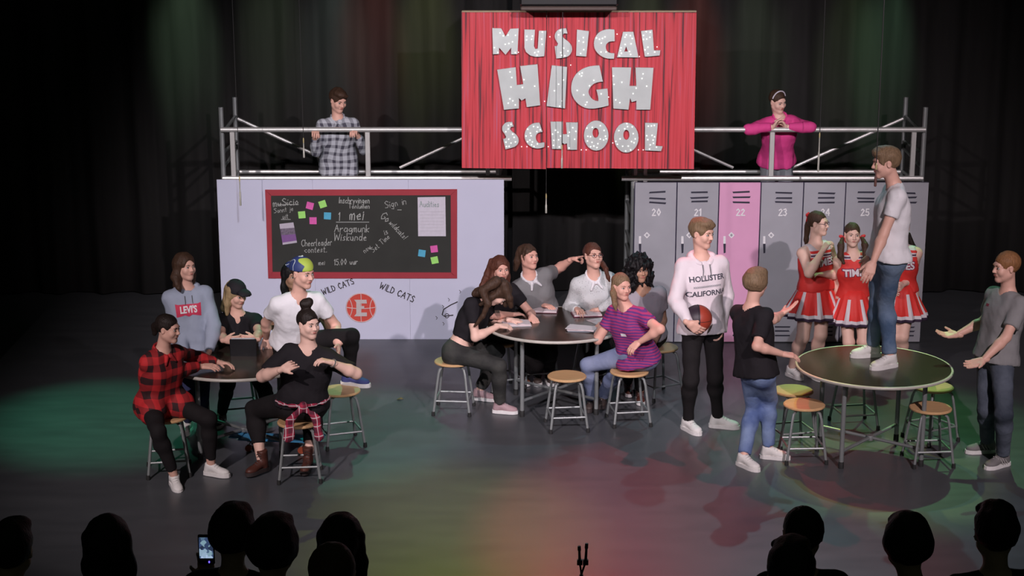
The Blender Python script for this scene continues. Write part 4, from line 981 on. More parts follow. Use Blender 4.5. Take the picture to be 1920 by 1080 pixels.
# ---------------------------------------------------------------- scaffolds behind the flats
AL = mat('scaffold_alu', (.62, .62, .60), .38, metal=.55, var=.12, scale=9)
ST = mat('scaffold_steel', (.30, .32, .32), .45, metal=.5, var=.2, scale=9)
YF = max(YL, YR)+.14; YK = YF+.85; zt = atY(418, 201, YF)[2]; zr = atY(600, 243, YF-.04)[2]; DZ = .875
def scaffold(xo, xi, sgn, label):
    """xo: outer pixel of the front post, xi: inner one; sgn +1 when the inner end is to the right"""
    X0 = atY(xo, 300, YF)[0]; X1 = atY(xi, 300, YF)[0]; zl = atY(600, 333, YF)[2]; Xm = X0+(X1-X0)*.525
    t = thing('scaffold', ((X0+X1)/2, (YF+YK)/2, 0), label, 'scaffold')
    for x in (X0, X1):
        top = zt if x == X0 else zr-.02
        for y in (YF, YK): obj('post', MB().tube([(x, y, 0.01), (x, y, top)], .025, 10), ST, t)
        for zz in np.arange(.3, zr, .32):
            obj('rung', MB().tube([(x, YF, zz), (x, YK, zz)], .019, 8), ST, t)
        obj('base_plate', MB().box((x, YF, .006), (.12, .12, .012)).box((x, YK, .006), (.12, .12, .012)), ST, t)
    obj('guard_rail', MB().tube([(X0, YF-.045, zr), (X1, YF-.045, zr)], .026, 12), AL, t)
    obj('guard_rail', MB().tube([(X0, YK, zl-.08), (X1, YK, zl-.08)], .022, 10), AL, t)
    obj('ledger', MB().tube([(X0, YF-.045, zl), (X1+sgn*.12, YF-.045, zl)], .026, 10), AL, t)
    for x in (X0+sgn*.11, Xm): obj('guard_post', MB().box((x, YF-.03, (zl+zr)/2), (.05, .035, zr-zl), bev=.004), AL, t)
    for x in (X1-sgn*.12, X1-sgn*.02): obj('stub_post', MB().box((x, YF-.02, zl+.02), (.04, .03, .26), bev=.004), AL, t)
    obj('brace', MB().tube([(X0+sgn*.03, YK-.05, zr+.0), (X0+(X1-X0)*.46, YK-.06, zl-.1)], .017, 8), AL, t)
    obj('brace', MB().tube([(X0+(X1-X0)*.62, YK-.1, zl-.02), (X1, YK-.08, zr-.02)], .016, 8), AL, t)
    obj('brace', MB().tube([(X0, YF, zr-.05), (X0+sgn*.0, YK-.02, zr+.02)], .017, 8).tube([(X0, YF, zr-.4), (X0, YK-.02, zr-.32)], .015, 8), ST, t)
    for i in range(3):
        w = (YK-YF-.1)/3; obj('deck_board', MB().box(((X0+X1)/2, YF+.05+w*(i+.5), DZ-.03), (abs(X1-X0)-.06, w-.01, .06)), mat('deck_ply', (.14, .10, .06), .7), t)
    for x in (X0, (X0+X1)/2, X1): obj('deck_bearer', MB().tube([(x, YF, DZ-.08), (x, YK, DZ-.08)], .02, 8), ST, t)
    return t
scaffold(418, 937, 1, 'grey tube scaffold with guard rails standing behind the chalkboard flat')
scaffold(1730, 1188, -1, 'grey tube scaffold with guard rails standing behind the locker flat')
# ---------------------------------------------------------------- hanging microphones
MC = mat('cable_black', (.02, .02, .02), .6); MI = mat('mic_grey', (.5, .5, .44), .4, metal=.3)
for (x, y0, y1, Y, ml, lab) in [(451, 340, 386, YL-.7, MI, 'in front of the left end of the chalkboard flat'), (570, 268, 296, YL-.1, MI, 'in front of the left scaffold rail'), (1024, 372, 400, YS-.12, MI, 'in front of the dark gap between the flats'), (1053.5, 281, 316, YS-.25, MI, 'over the lower edge of the red sign'), (1534, 258, 322, YR-.5, MI, 'beside the woman in pink above the lockers'), (1641, 318, 350, 12.1, mat('mic_dark', (.12, .05, .04), .5), 'before the face of the boy on the table')]:
    p = atY(x, y1, Y); q = atY(x, y0, Y); t = thing('hanging_microphone', p, 'thin microphone hanging %s' % lab, 'microphone', 'microphones hanging over the stage')
    up = q[2]; lean = .0
    obj('capsule', MB().lathe([(.004, 0), (.010, .004), (.010, (up-p[2])*.55), (.006, (up-p[2])*.6), (.006, up-p[2])], p, 10), ml, t)
    obj('tip', MB().lathe([(.006, 0), (.007, .03), (.004, .05)], (p[0], p[1], up), 8), mat('mic_gold', (.7, .6, .3), .4, metal=.4), t)
    obj('cable', MB().tube([(p[0], p[1], up), (p[0]-.01, p[1], 6.4)], .0042 if x > 1040 and x < 1700 else .003, 5), MC, t)
# ---------------------------------------------------------------- tables
TOP = mat('table_top_brown', (.040, .028, .022), .20, var=.15, scale=5, spec=.5); EDGE = mat('table_edge', (.50, .47, .42), .4)
def table(c, r, label, rot=.08):
    t = thing('round_table', (c[0], c[1], 0), label, 'table', 'round tables')
    obj('table_top', MB().lathe([(r-.012, .722), (r-.012, .7485), (r-.03, .750)], (c[0], c[1], 0), 64), TOP, t)
    obj('edge_band', MB().tube([(c[0]+(r-.006)*math.cos(a), c[1]+(r-.006)*math.sin(a), .737) for a in np.linspace(0, 2*PI, 65)[:-1]], .0135, 8, close=True), EDGE, t)
    rl = r-.16
    for k_ in range(4):
        a = rot+PI/4+k_*PI/2; x, y = c[0]+rl*math.cos(a), c[1]+rl*math.sin(a)
        l = obj('leg', MB().tube([(x, y, .0), (x, y, .722)], .0185, 10), ST, t)
        obj('foot_cap', MB().lathe([(.022, .0), (.022, .05), (.019, .055)], (x, y, 0), 10), mat('rubber_black', (.02, .02, .02), .7), l)
        obj('cross_bar', MB().tube([(x, y, .14), (c[0], c[1], .14)], .014, 8), ST, t)
        obj('apron_rail', MB().tube([(x, y, .70), (c[0]+rl*math.cos(a+PI/2), c[1]+rl*math.sin(a+PI/2), .70)], .012, 6), ST, t)
    obj('hub', MB().lathe([(.03, .12), (.035, .14), (.03, .16)], (c[0], c[1], 0), 12), ST, t)
    return t
T1 = atZ(452, 671, .75); T2 = atZ(1042, 606, .75); T3 = np.array([2.909, 12.834, .75])
table(T1, .62, 'brown topped round table at the left with a skateboard below it')
table(T2, .62, 'brown topped round table in the middle spread with books and papers')
table(T3, .618, 'round table at the right with a boy standing on it')
# ---------------------------------------------------------------- stools
SEAT = mat('beech_seat', (.62, .38, .19), .45, var=.16, scale=9, stretch=(1, 6, 1))
def stool_proto():
    t = thing('stool', (0, 0, 0), 'x', 'stool', 'round wooden stools with grey tube legs')
    obj('seat', MB().lathe([(.10, .436), (.155, .438), (.166, .446), (.166, .456), (.158, .463), (.10, .461), (.02, .459)], (0, 0, 0), 40), SEAT, t)
    fe = []
    for k_ in range(4):
        a = PI/4+k_*PI/2; ca, sa = math.cos(a), math.sin(a)
        pts = [(.05*ca, .05*sa, .428), (.115*ca, .115*sa, .426), (.150*ca, .150*sa, .405), (.165*ca, .165*sa, .36), (.225*ca, .225*sa, .01)]
        l = obj('leg', MB().tube(pts, .0115, 8), ST, t); obj('rubber_foot', MB().lathe([(.014, 0), (.017, .003), (.015, .035), (.013, .037)], (.226*ca, .226*sa, 0), 10), mat('rubber_black'), l)
        b = a+PI/2; z_ = .13; r_ = .205
        obj('rung', MB().tube([(r_*ca, r_*sa, z_), (r_*math.cos(b), r_*math.sin(b), z_)], .0085, 6), ST, t)
    return t
proto = stool_proto()
STOOLS = [(312, 780, .2, 'wooden stool under the girl in the red checked shirt'), (560, 789, .1, 'wooden stool under the woman in black with a checked shirt round her waist'), (638, 731, .35, 'wooden stool at the right of the left table with a sneaker resting on it'),
 (446, 688, .3, 'wooden stool behind the left table under the girl in the black cap'), (850, 676, -.1, 'wooden stool under the girl bent over her writing'), (1063, 704, .12, 'empty wooden stool in front of the middle table'), (1180, 695, .15, 'wooden stool under the girl in the striped shirt'),
 (1237, 650, .5, 'wooden stool at the right of the middle table by the curly haired girl'), (940, 640, .4, 'wooden stool hidden behind the middle table under the long haired girl'), (1010, 628, .2, 'wooden stool behind the middle table under the girl who points'), (1118, 630, .6, 'wooden stool behind the middle table under the person in the dotted shirt'),
 (1487, 731, .25, 'empty stool lit yellow, rear one left of the right table'), (1508, 757, .05, 'empty stool, front one left of the right table'), (1605, 700, .15, 'empty stool standing behind the right table'), (1750, 724, .5, 'empty stool, rear one right of the right table'), (1745, 763, .08, 'empty stool, front one right of the right table')]
SXY = []
for i, (x, y, r_, lab) in enumerate(STOOLS):
    p = atZ(x, y, .46); o = proto if i == 0 else copy_tree(proto); o.location = (p[0], p[1], 0); o.rotation_euler = (0, 0, r_); o['label'] = lab; SXY.append(p)
# ---------------------------------------------------------------- the cast
BT = mat('cloth_black', (.016, .014, .017), .85, var=.2, scale=12, bump=.45, bscale=16, spec=.2)
BP = mat('trousers_black', (.014, .012, .013), .85, var=.2, scale=12, bump=.4, bscale=16, spec=.2)
WT = fabric('white', (.82, .81, .84), .03); WHOOD = fabric('white_hoodie', (.74, .66, .70), .03); GT = fabric('grey', (.20, .20, .205)); GT2 = fabric('grey_light', (.25, .245, .25)); GH = fabric('grey_blue', (.36, .41, .52), .06)
SW = mat('shoe_white', (.76, .74, .72), .6); SP_ = mat('shoe_pink', (.42, .28, .30), .7); SG = mat('shoe_grey', (.18, .17, .17), .7); SBR = mat('boot_brown', (.085, .028, .020), .45); SBK = mat('shoe_dark', (.05, .035, .03), .6); SNV = mat('shoe_navy', (.05, .06, .20), .7)
DK = mat('sole_dark', (.04, .03, .03), .6)
JB = denim('jeans_blue', (.08, .13, .30), (.28, .38, .58)); JT = denim('jeans_table', (.06, .11, .20), (.22, .30, .42)); JD = denim('jeans_dark', (.03, .04, .06), (.11, .13, .17), 5); JL = denim('jeans_light', (.17, .21, .36), (.27, .31, .46)); JBK = denim('jeans_black', (.018, .018, .018), (.05, .05, .045), 6)
RPL = plaid('plaid_red', (.55, .02, .025), (.03, .006, .008), period=.115, duty=.5)
GPL = plaid('plaid_grey', (.50, .53, .58), (.06, .06, .085), period=.078, duty=.42)
WPL = plaid('plaid_wine', (.40, .02, .06), (.10, .01, .03), (.55, .45, .48), period=.07)
STR = striped('striped_purple', (.36, .035, .16), (.10, .03, .20), .026, .45)
DOT = dotted('dotted_white', (.60, .62, .63), (.12, .14, .15), 62, .17)
CRED = mat('cheer_red', (.70, .035, .03), .6, var=.06); CWH = mat('cheer_white', (.66, .62, .66), .6, var=.04); CBK = mat('cheer_navy', (.05, .03, .06), .6)
def cheer_mat():
    """cheer top: white yoke over a red body, split by a dark chevron line (dyed cloth)"""
    m, t, b = nt('cheer_top_cloth'); tc = t.nodes.new('ShaderNodeTexCoord'); sp = t.nodes.new('ShaderNodeSeparateXYZ'); t.links.new(tc.outputs['Object'], sp.inputs[0])
    zz = sp.outputs[2]; r = t.nodes.new('ShaderNodeValToRGB'); r.color_ramp.interpolation = 'CONSTANT'; e = r.color_ramp.elements
    e[0].position = 0; e[0].color = (.68, .035, .03, 1); e[1].position = .465; e[1].color = (.62, .58, .62, 1)
    for p, c in ((.475, (.07, .02, .06)), (.492, (.66, .62, .66)), (.503, (.68, .035, .03)), (.525, (.66, .62, .66))): x = e.new(p); x.color = (*c, 1)
    f = mnode(t, 'SUBTRACT', zz, .72); t.links.new(f, r.inputs[0]); t.links.new(r.outputs[0], b.inputs['Base Color']); b.inputs['Roughness'].default_value = .65
    return m
CHT = cheer_mat()
T_ = text_mesh
# --- right group
def box_shape(w, h): return np.array([[-w/2, -h/2, 0], [w/2, -h/2, 0], [w/2, h/2, 0], [-w/2, h/2, 0]]), [(0, 1, 2, 3)]
PK = mat('print_dark', (.05, .05, .07), .8)
Y13 = atZ(1318, 792, .09)[1]
v1, f1 = T_('HOLLISTER', .062, bold=.0015); v2, f2 = T_('CALIFORNIA', .060, bold=.0015); v3, f3 = T_('xxxxxxxxxxxxxxxx', .030, bold=.001)
p13 = person('boy in a white printed hoodie and black trousers holding a basketball', 1.77, Y13, (1317, 612), (1316, 476), (1316, 437), (48, 8), 14, 14,
 ((1264, 565), (1292, 607), 'y', -.33), ((1362, 560), (1353, 612), 'y', -.06), ((1296, 705), (1290, 787), 'z', .09, 28), ((1340, 700), (1346, 782), 'z', .09, 74),
 ('hoodie', WHOOD, .014), ('trousers', BP, .95), ('lace', SW), ('short', 'light'), hem=.05,
 hR=(unit([.75, .1, -.55]), unit([.1, 1, .1])), curlR=.35, curlL=.5,
 decal=[('print', v1, f1, (.00, .02), .05, PK), ('print', v3, f3, (.0, -.045), .05, mat('print_grey', (.3, .3, .32), .8)), ('print', v2, f2, (.0, -.105), .05, PK)], chains=[])
Y14 = atZ(1416, 862, .05)[1]
p14 = person('boy in a black t-shirt seen from behind, blue jeans, hand on the right table', 1.66, Y14, (1420, 696), (1407, 568), (1418, 531), (142, 5), 118, 122,
 ((1416, 640), (1468, 664), 'y', -.10), ((1452, 600), (1466, 588), 'y', .1), ((1438, 770), (1441, 840), 'z', .085, 76), ((1412, 775), (1395, 855), 'z', .085, 35),
 ('tee', BT, .025), ('jeans', JB), ('lace', SW), ('bowl', 'light'), hem=.03, sleeve=.75,
 hR=(unit([.9, .1, -.15]), unit([0, .2, -1])), hL=(unit([.8, .2, .45]), unit([-.5, .1, .8])), curlR=.35, curlL=.12)
Y19 = atZ(1868, 850, .05)[1]
LOGO = mat('print_maroon', (.20, .03, .05), .8)
p19 = person('boy in a grey t-shirt at the right edge with both hands held out', 1.76, Y19, (1866, 668), (1893, 537), (1886, 501), (-78, 5), -72, -68,
 ((1842, 606), (1794, 628), 'y', .12), ((1894, 628), (1838, 684), 'y', -.22), ((1852, 758), (1852, 828), 'z', .09, -82), ((1882, 765), (1880, 853), 'z', .09, -58),
 ('tee', GT2, .02), ('jeans', JD), ('stripe', SG), ('crop', 'ginger'), hem=.03, sleeve=.7,
 hR=(unit([-1, 0, -.02]), unit([.1, -.3, 1])), hL=(unit([-.9, -.2, -.25]), unit([-.1, -.5, .8])), curlR=.22, curlL=.18, decal=[('badge',)+box_shape(.035, .02)+((-.07, .03), 0, LOGO)])
p18 = person('boy in a white t-shirt and jeans standing on the right table', 1.76, 12.72, (1664, 480), (1680, 343), (1661, 305), (-88, 8), -80, -95,
 ((1652, 440), (1626, 500), 'y', -.05), ((1655, 440), (1632, 505), 'y', -.20), ((1640, 575), (1636, 648), 'z', .84, -80), ((1664, 575), (1668, 668), 'z', .84, -62),
 ('tee', WT, .025), ('jeans', JT), ('lace', SW), ('short', 'light'), hem=.02, sleeve=.55, curlR=.3, curlL=.3, base=.75)
YC_ = atZ(1500, 690, .09)[1]
def mk_cheer(lab, H, Y, hip, neck, head, face, hy, sy, aR, aL, lR, lL, hair, chains, bow, glasses=None, build=1.0, **kw):
    v, f = T_('TIMES', .088, bold=.003); v2_, f2_ = T_('TIMES', .088, bold=.010)
    return person(lab, H, Y, hip, neck, head, face, hy, sy, aR, aL, lR, lL, ('cheer', CHT, .0, .07), ('skirt', [CRED, CWH, CBK]), ('lace', SW), hair, sk='pale', female=True, build=build, chains=chains, bow=bow, glasses=glasses, sleeve=0,
      decal=[('lettering', v2_, f2_, (0, -.005), 0, mat('print_wine', (.22, .02, .06), .7), .003), ('lettering', v, f, (0, -.005), 0, mat('print_white', (.68, .62, .66), .7), .006)], **kw)
RB = ('glass', (.10, .03, .05))
mk_cheer('cheerleader with glasses and ponytail, one hand raised to her chin', 1.66, YC_, (1529, 548), (1529, 455), (1534, 419), (58, 0), 28, 28,
 ((1516, 512), (1543, 470), 'y', -.18), ((1571, 500), (1540, 514), 'y', -.20), ((1503, 640), (1484, 690), 'z', .085, 30), ((1536, 640), (1525, 692), 'z', .085, 20),
 ('tight', 'brown'), [[(1521, 405, .06, .03), (1514, 425, .10, .03), (1512, 450, .10, .022), (1512, 465, .10, .010)]], [(.03, -.10, .07)], RB, build=1.16, curlR=.6, curlL=.3)
mk_cheer('cheerleader with two pigtails tied with red bows facing the audience', 1.58, YC_-.1, (1600, 562), (1600, 475), (1598, 440), (2, 2), 0, 0,
 ((1570, 525), (1574, 575), 'y', .1), ((1632, 525), (1628, 575), 'y', .05), ((1590, 640), (1590, 693), 'z', .085, -5), ((1617, 640), (1618, 695), 'z', .085, 8),
 ('tight', 'brown'), [[(1580, 447, -.02, .016), (1577, 460, -.06, .030), (1576, 480, -.10, .028), (1582, 493, -.12, .012)], [(1617, 447, -.02, .016), (1622, 460, -.06, .030), (1624, 480, -.10, .028), (1618, 493, -.12, .012)]], [(-.085, .0, -.03), (.085, .0, -.03)])
mk_cheer('cheerleader mostly hidden behind the boy who stands on the table', 1.62, YC_+.02, (1688, 552), (1690, 462), (1690, 426), (-20, 0), -8, -8,
 ((1664, 520), (1672, 540), 'y', -.12), ((1711, 512), (1692, 535), 'y', -.1), ((1672, 640), (1674, 690), 'z', .085, 0), ((1692, 640), (1692, 692), 'z', .085, 10),
 ('tight', 'dark'), [[(1704, 440, .05, .02), (1712, 465, .05, .03), (1714, 490, 0, .025), (1712, 505, 0, .01)]], [(.08, -.02, .0)], build=1.05)
# --- on the scaffolds
deck = DZ+.09; YD = YF+.30
person('boy in a grey checked shirt gripping the rail above the chalkboard', 1.66, YD, (635, 300), (633, 220), (634, 188), (38, 22), 6, 8,
 ((600, 268), (590, 251), 'y', -.16), ((678, 268), (668, 249), 'y', -.17), (None, (-.04, 0), 'h', deck, -8), (None, (.05, 0), 'h', deck, 15),
 ('shirt', GPL, .02), ('trousers', BP), ('lace', SW), ('short', 'brown'), base=DZ, hem=.12, curlR=.8, curlL=.8, sk='fair', hR=(unit([.2, -.9, .35]), unit([0, -.4, -1])), hL=(unit([-.2, -.9, .35]), unit([0, -.4, -1])), sleeve=1.75)
p21 = person('woman in a pink jacket with a hairband leaning on the rail over the lockers', 1.66, YD+.05, (1457, 298), (1462, 222), (1458, 190), (32, 18), 2, 4,
 ((1410, 240), (1450, 238), 'y', -.22), ((1520, 240), (1474, 238), 'y', -.22), (None, (-.03, 0), 'h', deck, -5), (None, (.03, 0), 'h', deck, 12),
 ('jacket', mat('cloth_hot_pink', (.72, .06, .27), .75, var=.05, bump=.3, bscale=16), .020, .12), ('jeans', denim('jeans_grey', (.14, .16, .18), (.26, .28, .30))), ('lace', SW), ('tight', 'brown'), base=DZ, female=True, hem=.04, keepneck=True, roll=-8, sleeve=1.9,
 hR=(unit([.5, -.2, .85]), unit([.8, -.3, 0])), hL=(unit([-.6, -.2, .75]), unit([-.8, -.2, 0])), curlR=.3, curlL=.5, sk='pale')
i_ = p21; hb = MB().tube([i_['hp'](.086*math.cos(a), .012, .030+.094*math.sin(a)) for a in np.linspace(.25, PI-.25, 15)], .0065, 8)
obj('hairband', hb, mat('hairband_white', (.66, .62, .70), .6), i_['root'])
# --- middle table
s7 = SXY[4]
person('girl in a black cropped t-shirt bent low over her writing at the table', 1.66, s7[1], (858, 658), (902, 562), (936, 549, -.05), (92, 66), 72, 66,
 ((893, 640), (936, 611), 'z', .79), ((930, 610), (958, 600), 'z', .79), ((936, 685), (937, 757), 'z', .085, 78), ((915, 675), (899, 733), 'z', .085, 72),
 ('crop', BT, .004), ('jeans', JBK, .93), ('lace', SP_), ('long', 'brown'), sk='pale', female=True, sleeve=.55, hem=-.13, lean=-.02,
 chains=[[(930, 528, -.08, .05), (905, 545, -.14, .035), (915, 570, -.17, .028), (905, 592, -.17, .022), (890, 612, -.16, .012)], [(945, 535, -.05, .05), (955, 560, -.08, .03), (958, 575, -.06, .02)], [(940, 530, .0, .05), (946, 555, .02, .04), (948, 572, .0, .02)]],
 hR=(unit([.9, .15, -.1]), unit([.1, .3, -1])), hL=(unit([.9, 0, -.1]), unit([0, .1, -1])), curlR=.45)
s8 = SXY[8]
person('girl with long brown hair in a black t-shirt behind the table', 1.64, s8[1], (935, 622), (931, 541), (938, 504), (22, 5), 10, 20,
 ((918, 588), (962, 590), 'z', .79), ((984, 574), (996, 592), 'z', .80), ((928, 690), (935, 715), 'z', .09, 0), ((985, 655), (982, 700), 'z', .085, 10),
 ('tee', BT, .01), ('trousers', BP), ('lace', mat('shoe_rust', (.26, .09, .05), .6)), ('long', 'auburn'), sk='rosy', female=True,
 chains=[[(922, 490, .02, .03), (914, 515, .02, .035), (905, 535, 0, .03), (900, 550, -.04, .02)]], hL=(unit([.4, -.6, -.4]), unit([.2, 0, -1])))
s9 = SXY[9]
p9 = person('woman in a grey t-shirt with white collar pointing with her arm stretched out', 1.68, s9[1], (1012, 592), (992, 516), (991, 481), (40, -3), 25, 22,
 ((975, 562), (1018, 572), 'z', .79), ((1050, 502), (1073, 486), 'y', .1), ((1005, 650), (1008, 700), 'z', .085, 0), ((1030, 650), (1030, 700), 'z', .085, 10),
 ('shirt', GT, .012, 0, mat('collar_white', (.66, .65, .68), .8)), ('trousers', BP), ('lace', SBK), ('tight', 'brown'), sk='rosy', female=True, build=1.18, sleeve=.62,
 chains=[[(978, 470, .02, .045), (970, 490, .03, .035), (966, 505, .03, .022)], [(985, 462, -.09, .008), (981, 478, -.10, .007), (983, 492, -.09, .004)]],
 hL=(unit([.75, -.2, .25]), unit([-.1, -.2, -1]), 1), curlL=(.05, .9, 1.0, 1.0, .7))
s10 = SXY[10]
person('person in a white dotted shirt and glasses sitting behind the table', 1.72, s10[1], (1118, 595), (1113, 513), (1112, 479), (24, -6), 8, 8,
 ((1068, 562), (1082, 580), 'z', .79), ((1160, 560), (1125, 580), 'z', .79), ((1108, 650), (1108, 700), 'z', .085, 0), ((1130, 650), (1130, 700), 'z', .085, 10),
 ('shirt', DOT, .015, .03, WT), ('trousers', BP), ('lace', SBK), ('tight', 'auburn'), sk='fair', female=True, build=1.05,
 chains=[[(1128, 492, .0, .025), (1136, 505, -.12, .022), (1140, 520, -.17, .018), (1143, 528, -.17, .008)]], glasses=('b', (.12, .03, .03)))
s11 = SXY[7]
person('girl with big dark curly hair in a grey t-shirt at the table', 1.62, s11[1], (1215, 628), (1207, 545), (1199, 505), (20, 5), 0, 5,
 ((1186, 590), (1165, 588), 'z', .80), ((1243, 590), (1228, 640), 'y', -.1), ((1195, 680), (1200, 735), 'z', .085, 0), ((1180, 680), (1178, 720), 'z', .085, 0),
 ('tee', fabric('grey_pale', (.36, .33, .37)), .01), ('trousers', BP), ('boot', SBR), ('curly', 'black'), sk='tan', female=True)
s12 = SXY[6]
p12 = person('girl in a purple striped shirt and light jeans turned round on her stool', 1.64, s12[1], (1196, 668), (1172, 574), (1165, 537), (30, 4), -8, -42,
 ((1136, 606), (1127, 611), 'z', .79), ((1240, 612), (1198, 642), 'y', -.12), ((1108, 684), (1108, 748), 'z', .085, -10), ((1130, 690), (1130, 742), 'z', .085, -10),
 ('tee', STR, .018), ('jeans', JL), ('lace', SBK, DK), ('tight', 'light'), sk='rosy', female=True, build=1.08, hem=.06,
 chains=[[(1150, 530, .02, .02), (1150, 550, -.06, .025), (1153, 570, -.14, .024), (1155, 582, -.15, .010)]], hL=(unit([-.7, -.3, -.5]), unit([.3, .5, -.6])), curlL=.5,
 decal=[('badge',)+box_shape(.055, .028)+((.02, -.05), 0, WT)])
# --- left table
Y1_ = atZ(368, 800, .05)[1]
vL, fL = T_("LEVI'S", .078, bold=.003)
p1 = person('girl with long brown hair in a grey-blue printed hoodie standing at the left table', 1.66, Y1_, (364, 655), (350, 536), (347, 500), (48, 0), 12, 14,
 ((403, 612), (394, 655), 'z', .82) if 0 else ((335, 610), (345, 660), 'y', -.2), ((405, 612), (392, 660), 'y', -.28), ((355, 720), (352, 790), 'z', .085, 0), ((380, 720), (380, 790), 'z', .085, 0),
 ('hoodie', GH, .02), ('trousers', fabric('navy', (.03, .035, .09))), ('lace', SW), ('long', 'brown'), sk='fair', female=True, hem=.05, lean=-.1,
 chains=[[(333, 500, .0, .03), (328, 520, -.06, .034), (335, 540, -.12, .022), (338, 546, -.12, .01)]],
 decal=[('print',)+(np.array([[-.10, -.055, 0], [-.03, -.040, 0], [0, -.055, 0], [.03, -.040, 0], [.10, -.055, 0], [.105, .055, 0], [.08, .048, 0], [-.08, .048, 0], [-.105, .055, 0]]), [tuple(range(9))])+((-.012, .0), -.02, mat('print_red', (.62, .04, .10), .7)), ('lettering', vL*[.72, 1, 1], fL, (-.012, .002), -.02, WT, .006)])
s2 = SXY[3]
p2 = person('girl in a black cap and black v-neck holding a tablet at the left table', 1.64, s2[1], (447, 672), (446, 583), (443, 551), (50, 18), 8, 8,
 ((408, 640), (424, 643), 'z', .86), ((490, 625), (478, 643), 'z', .86), ((428, 722), (415, 778), 'z', .085, -10), ((488, 715), (500, 765), 'z', .085, 10),
 ('tee', BT, .008, .13), ('trousers', BP), ('lace', SBK), ('long', 'blonde'), sk='fair', female=True, sleeve=.6, hR=(unit([.8, -.3, .1]), unit([.3, .9, 0])), hL=(unit([-.8, -.3, .1]), unit([-.3, .9, 0])), curlR=.5, curlL=.5)
def capmesh(i, m, brim_dir, name='cap', extra=None):
    hp, q, BH, ro = i['hp'], i['q'], i['BH'], i['ro']; s = SDF()
    s.ell(hp(0, -.014, .040), np.array([.088, .106, .094])*q, BH, k=0); s.ell(hp(0, -.014, .020), np.array([.078, .094, .084])*q, BH, k=.002, op='s')
    s.plane(hp(0, 0, .028), -i['U']*1.0+i['F']*(.0 if brim_dir > 0 else .15))
    c = obj(name, np_mesh(name, [s.mesh(.0065)], ro), m, i['root'])
    s = SDF(); f = brim_dir
    s.ell(hp(0, f*.095, .036 if f > 0 else .018), np.array([.072, .075, .055])*q, BH, k=0); s.ell(hp(0, f*.095, .023 if f > 0 else .005), np.array([.078, .085, .050])*q, BH, k=.002, op='s')
    s.ell(hp(0, -.014*f, .030), np.array([.076, .088, .09])*q, BH, k=.002, op='s'); s.plane(hp(0, 0, .035 if f > 0 else .015), -i['U'])
    obj('brim', np_mesh('brim', [s.mesh(.0055)], ro), m, c)
    obj('top_button', MB().ell(hp(0, -.014, .134), [.008]*3), m, c)
    return c
capmesh(p2, mat('cap_black', (.012, .010, .014), .8), 1)
s3 = SXY[2]
p3 = person('boy in a white t-shirt and backward cap leaning on the left table', 1.76, s3[1]+.12, (552, 640), (560, 547), (567, 512), (52, 8), 10, 22,
 ((478, 593), (499, 636), 'z', .82), ((627, 602), (634, 650), 'y', -.12), ((540, 720), (540, 780), 'z', .09, 0), ((654, 624), (655, 702), 'y', .02, 70),
 ('tee', WT, .018, .05), ('trousers', BP, .95), ('lace', SNV, mat('sole_white', (.75, .73, .72), .6), mat('lace_white', (.75, .73, .72), .8)), ('cap', 'brown'), sk='fair', hR=(unit([.3, -.3, -.8]), unit([.2, -.8, -.5])), curlL=.3)
def cap_print():
    m, t, b = nt('cap_print'); tc = t.nodes.new('ShaderNodeTexCoord'); n = t.nodes.new('ShaderNodeTexNoise'); n.inputs['Scale'].default_value = 9; n.inputs['Detail'].default_value = .5
    t.links.new(tc.outputs['Object'], n.inputs['Vector']); r = t.nodes.new('ShaderNodeValToRGB'); r.color_ramp.interpolation = 'CONSTANT'; e = r.color_ramp.elements
    e[0].color = (.03, .05, .17, 1); e[1].position = .47; e[1].color = (.62, .72, .70, 1); x = e.new(.50); x.color = (.03, .05, .17, 1); x = e.new(.66); x.color = (.42, .55, .08, 1)
    t.links.new(n.outputs[0], r.inputs[0]); t.links.new(r.outputs[0], b.inputs['Base Color']); b.inputs['Roughness'].default_value = .6
    return m
capmesh(p3, cap_print(), -1)
person('dark haired person in black mostly hidden behind the boy with the backward cap', 1.68, s3[1]+.72, (562, 640), (560, 552), (548, 518), (30, 0), 5, 5,
 ((522, 595), (512, 605), 'y', -.1), ((604, 592), (606, 600), 'y', -.25), ((550, 700), (550, 745), 'z', .085, 0), ((575, 700), (575, 745), 'z', .085, 0),
 ('tee', mat('cloth_maroon', (.045, .012, .022), .85), .02), ('trousers', BP), ('lace', SBK), ('long', 'black'), sk='tan', female=True)
s5 = SXY[0]
person('girl in a red and black checked shirt sitting at the left with bare ankles', 1.64, s5[1], (300, 752), (305, 652), (315, 616), (72, 8), 40, 50,
 ((332, 702), (394, 688), 'z', .80), ((362, 668), (412, 680), 'z', .80), ((300, 822), (327, 893), 'z', .085, 25, 10), ((385, 778), (396, 872), 'z', .085, 68),
 ('shirt', RPL, .025), ('trousers', BP, .86), ('lace', SW), ('tight', 'dark'), sk='fair', female=True, hem=.10,
 chains=[[(302, 606, .04, .03), (292, 612, .09, .035), (290, 625, .09, .02)]], hR=(unit([.9, -.1, .05]), unit([.1, .3, -1])), hL=(unit([.9, -.3, 0]), unit([.1, -.3, -1])), sleeve=1.85)
s6 = SXY[1]
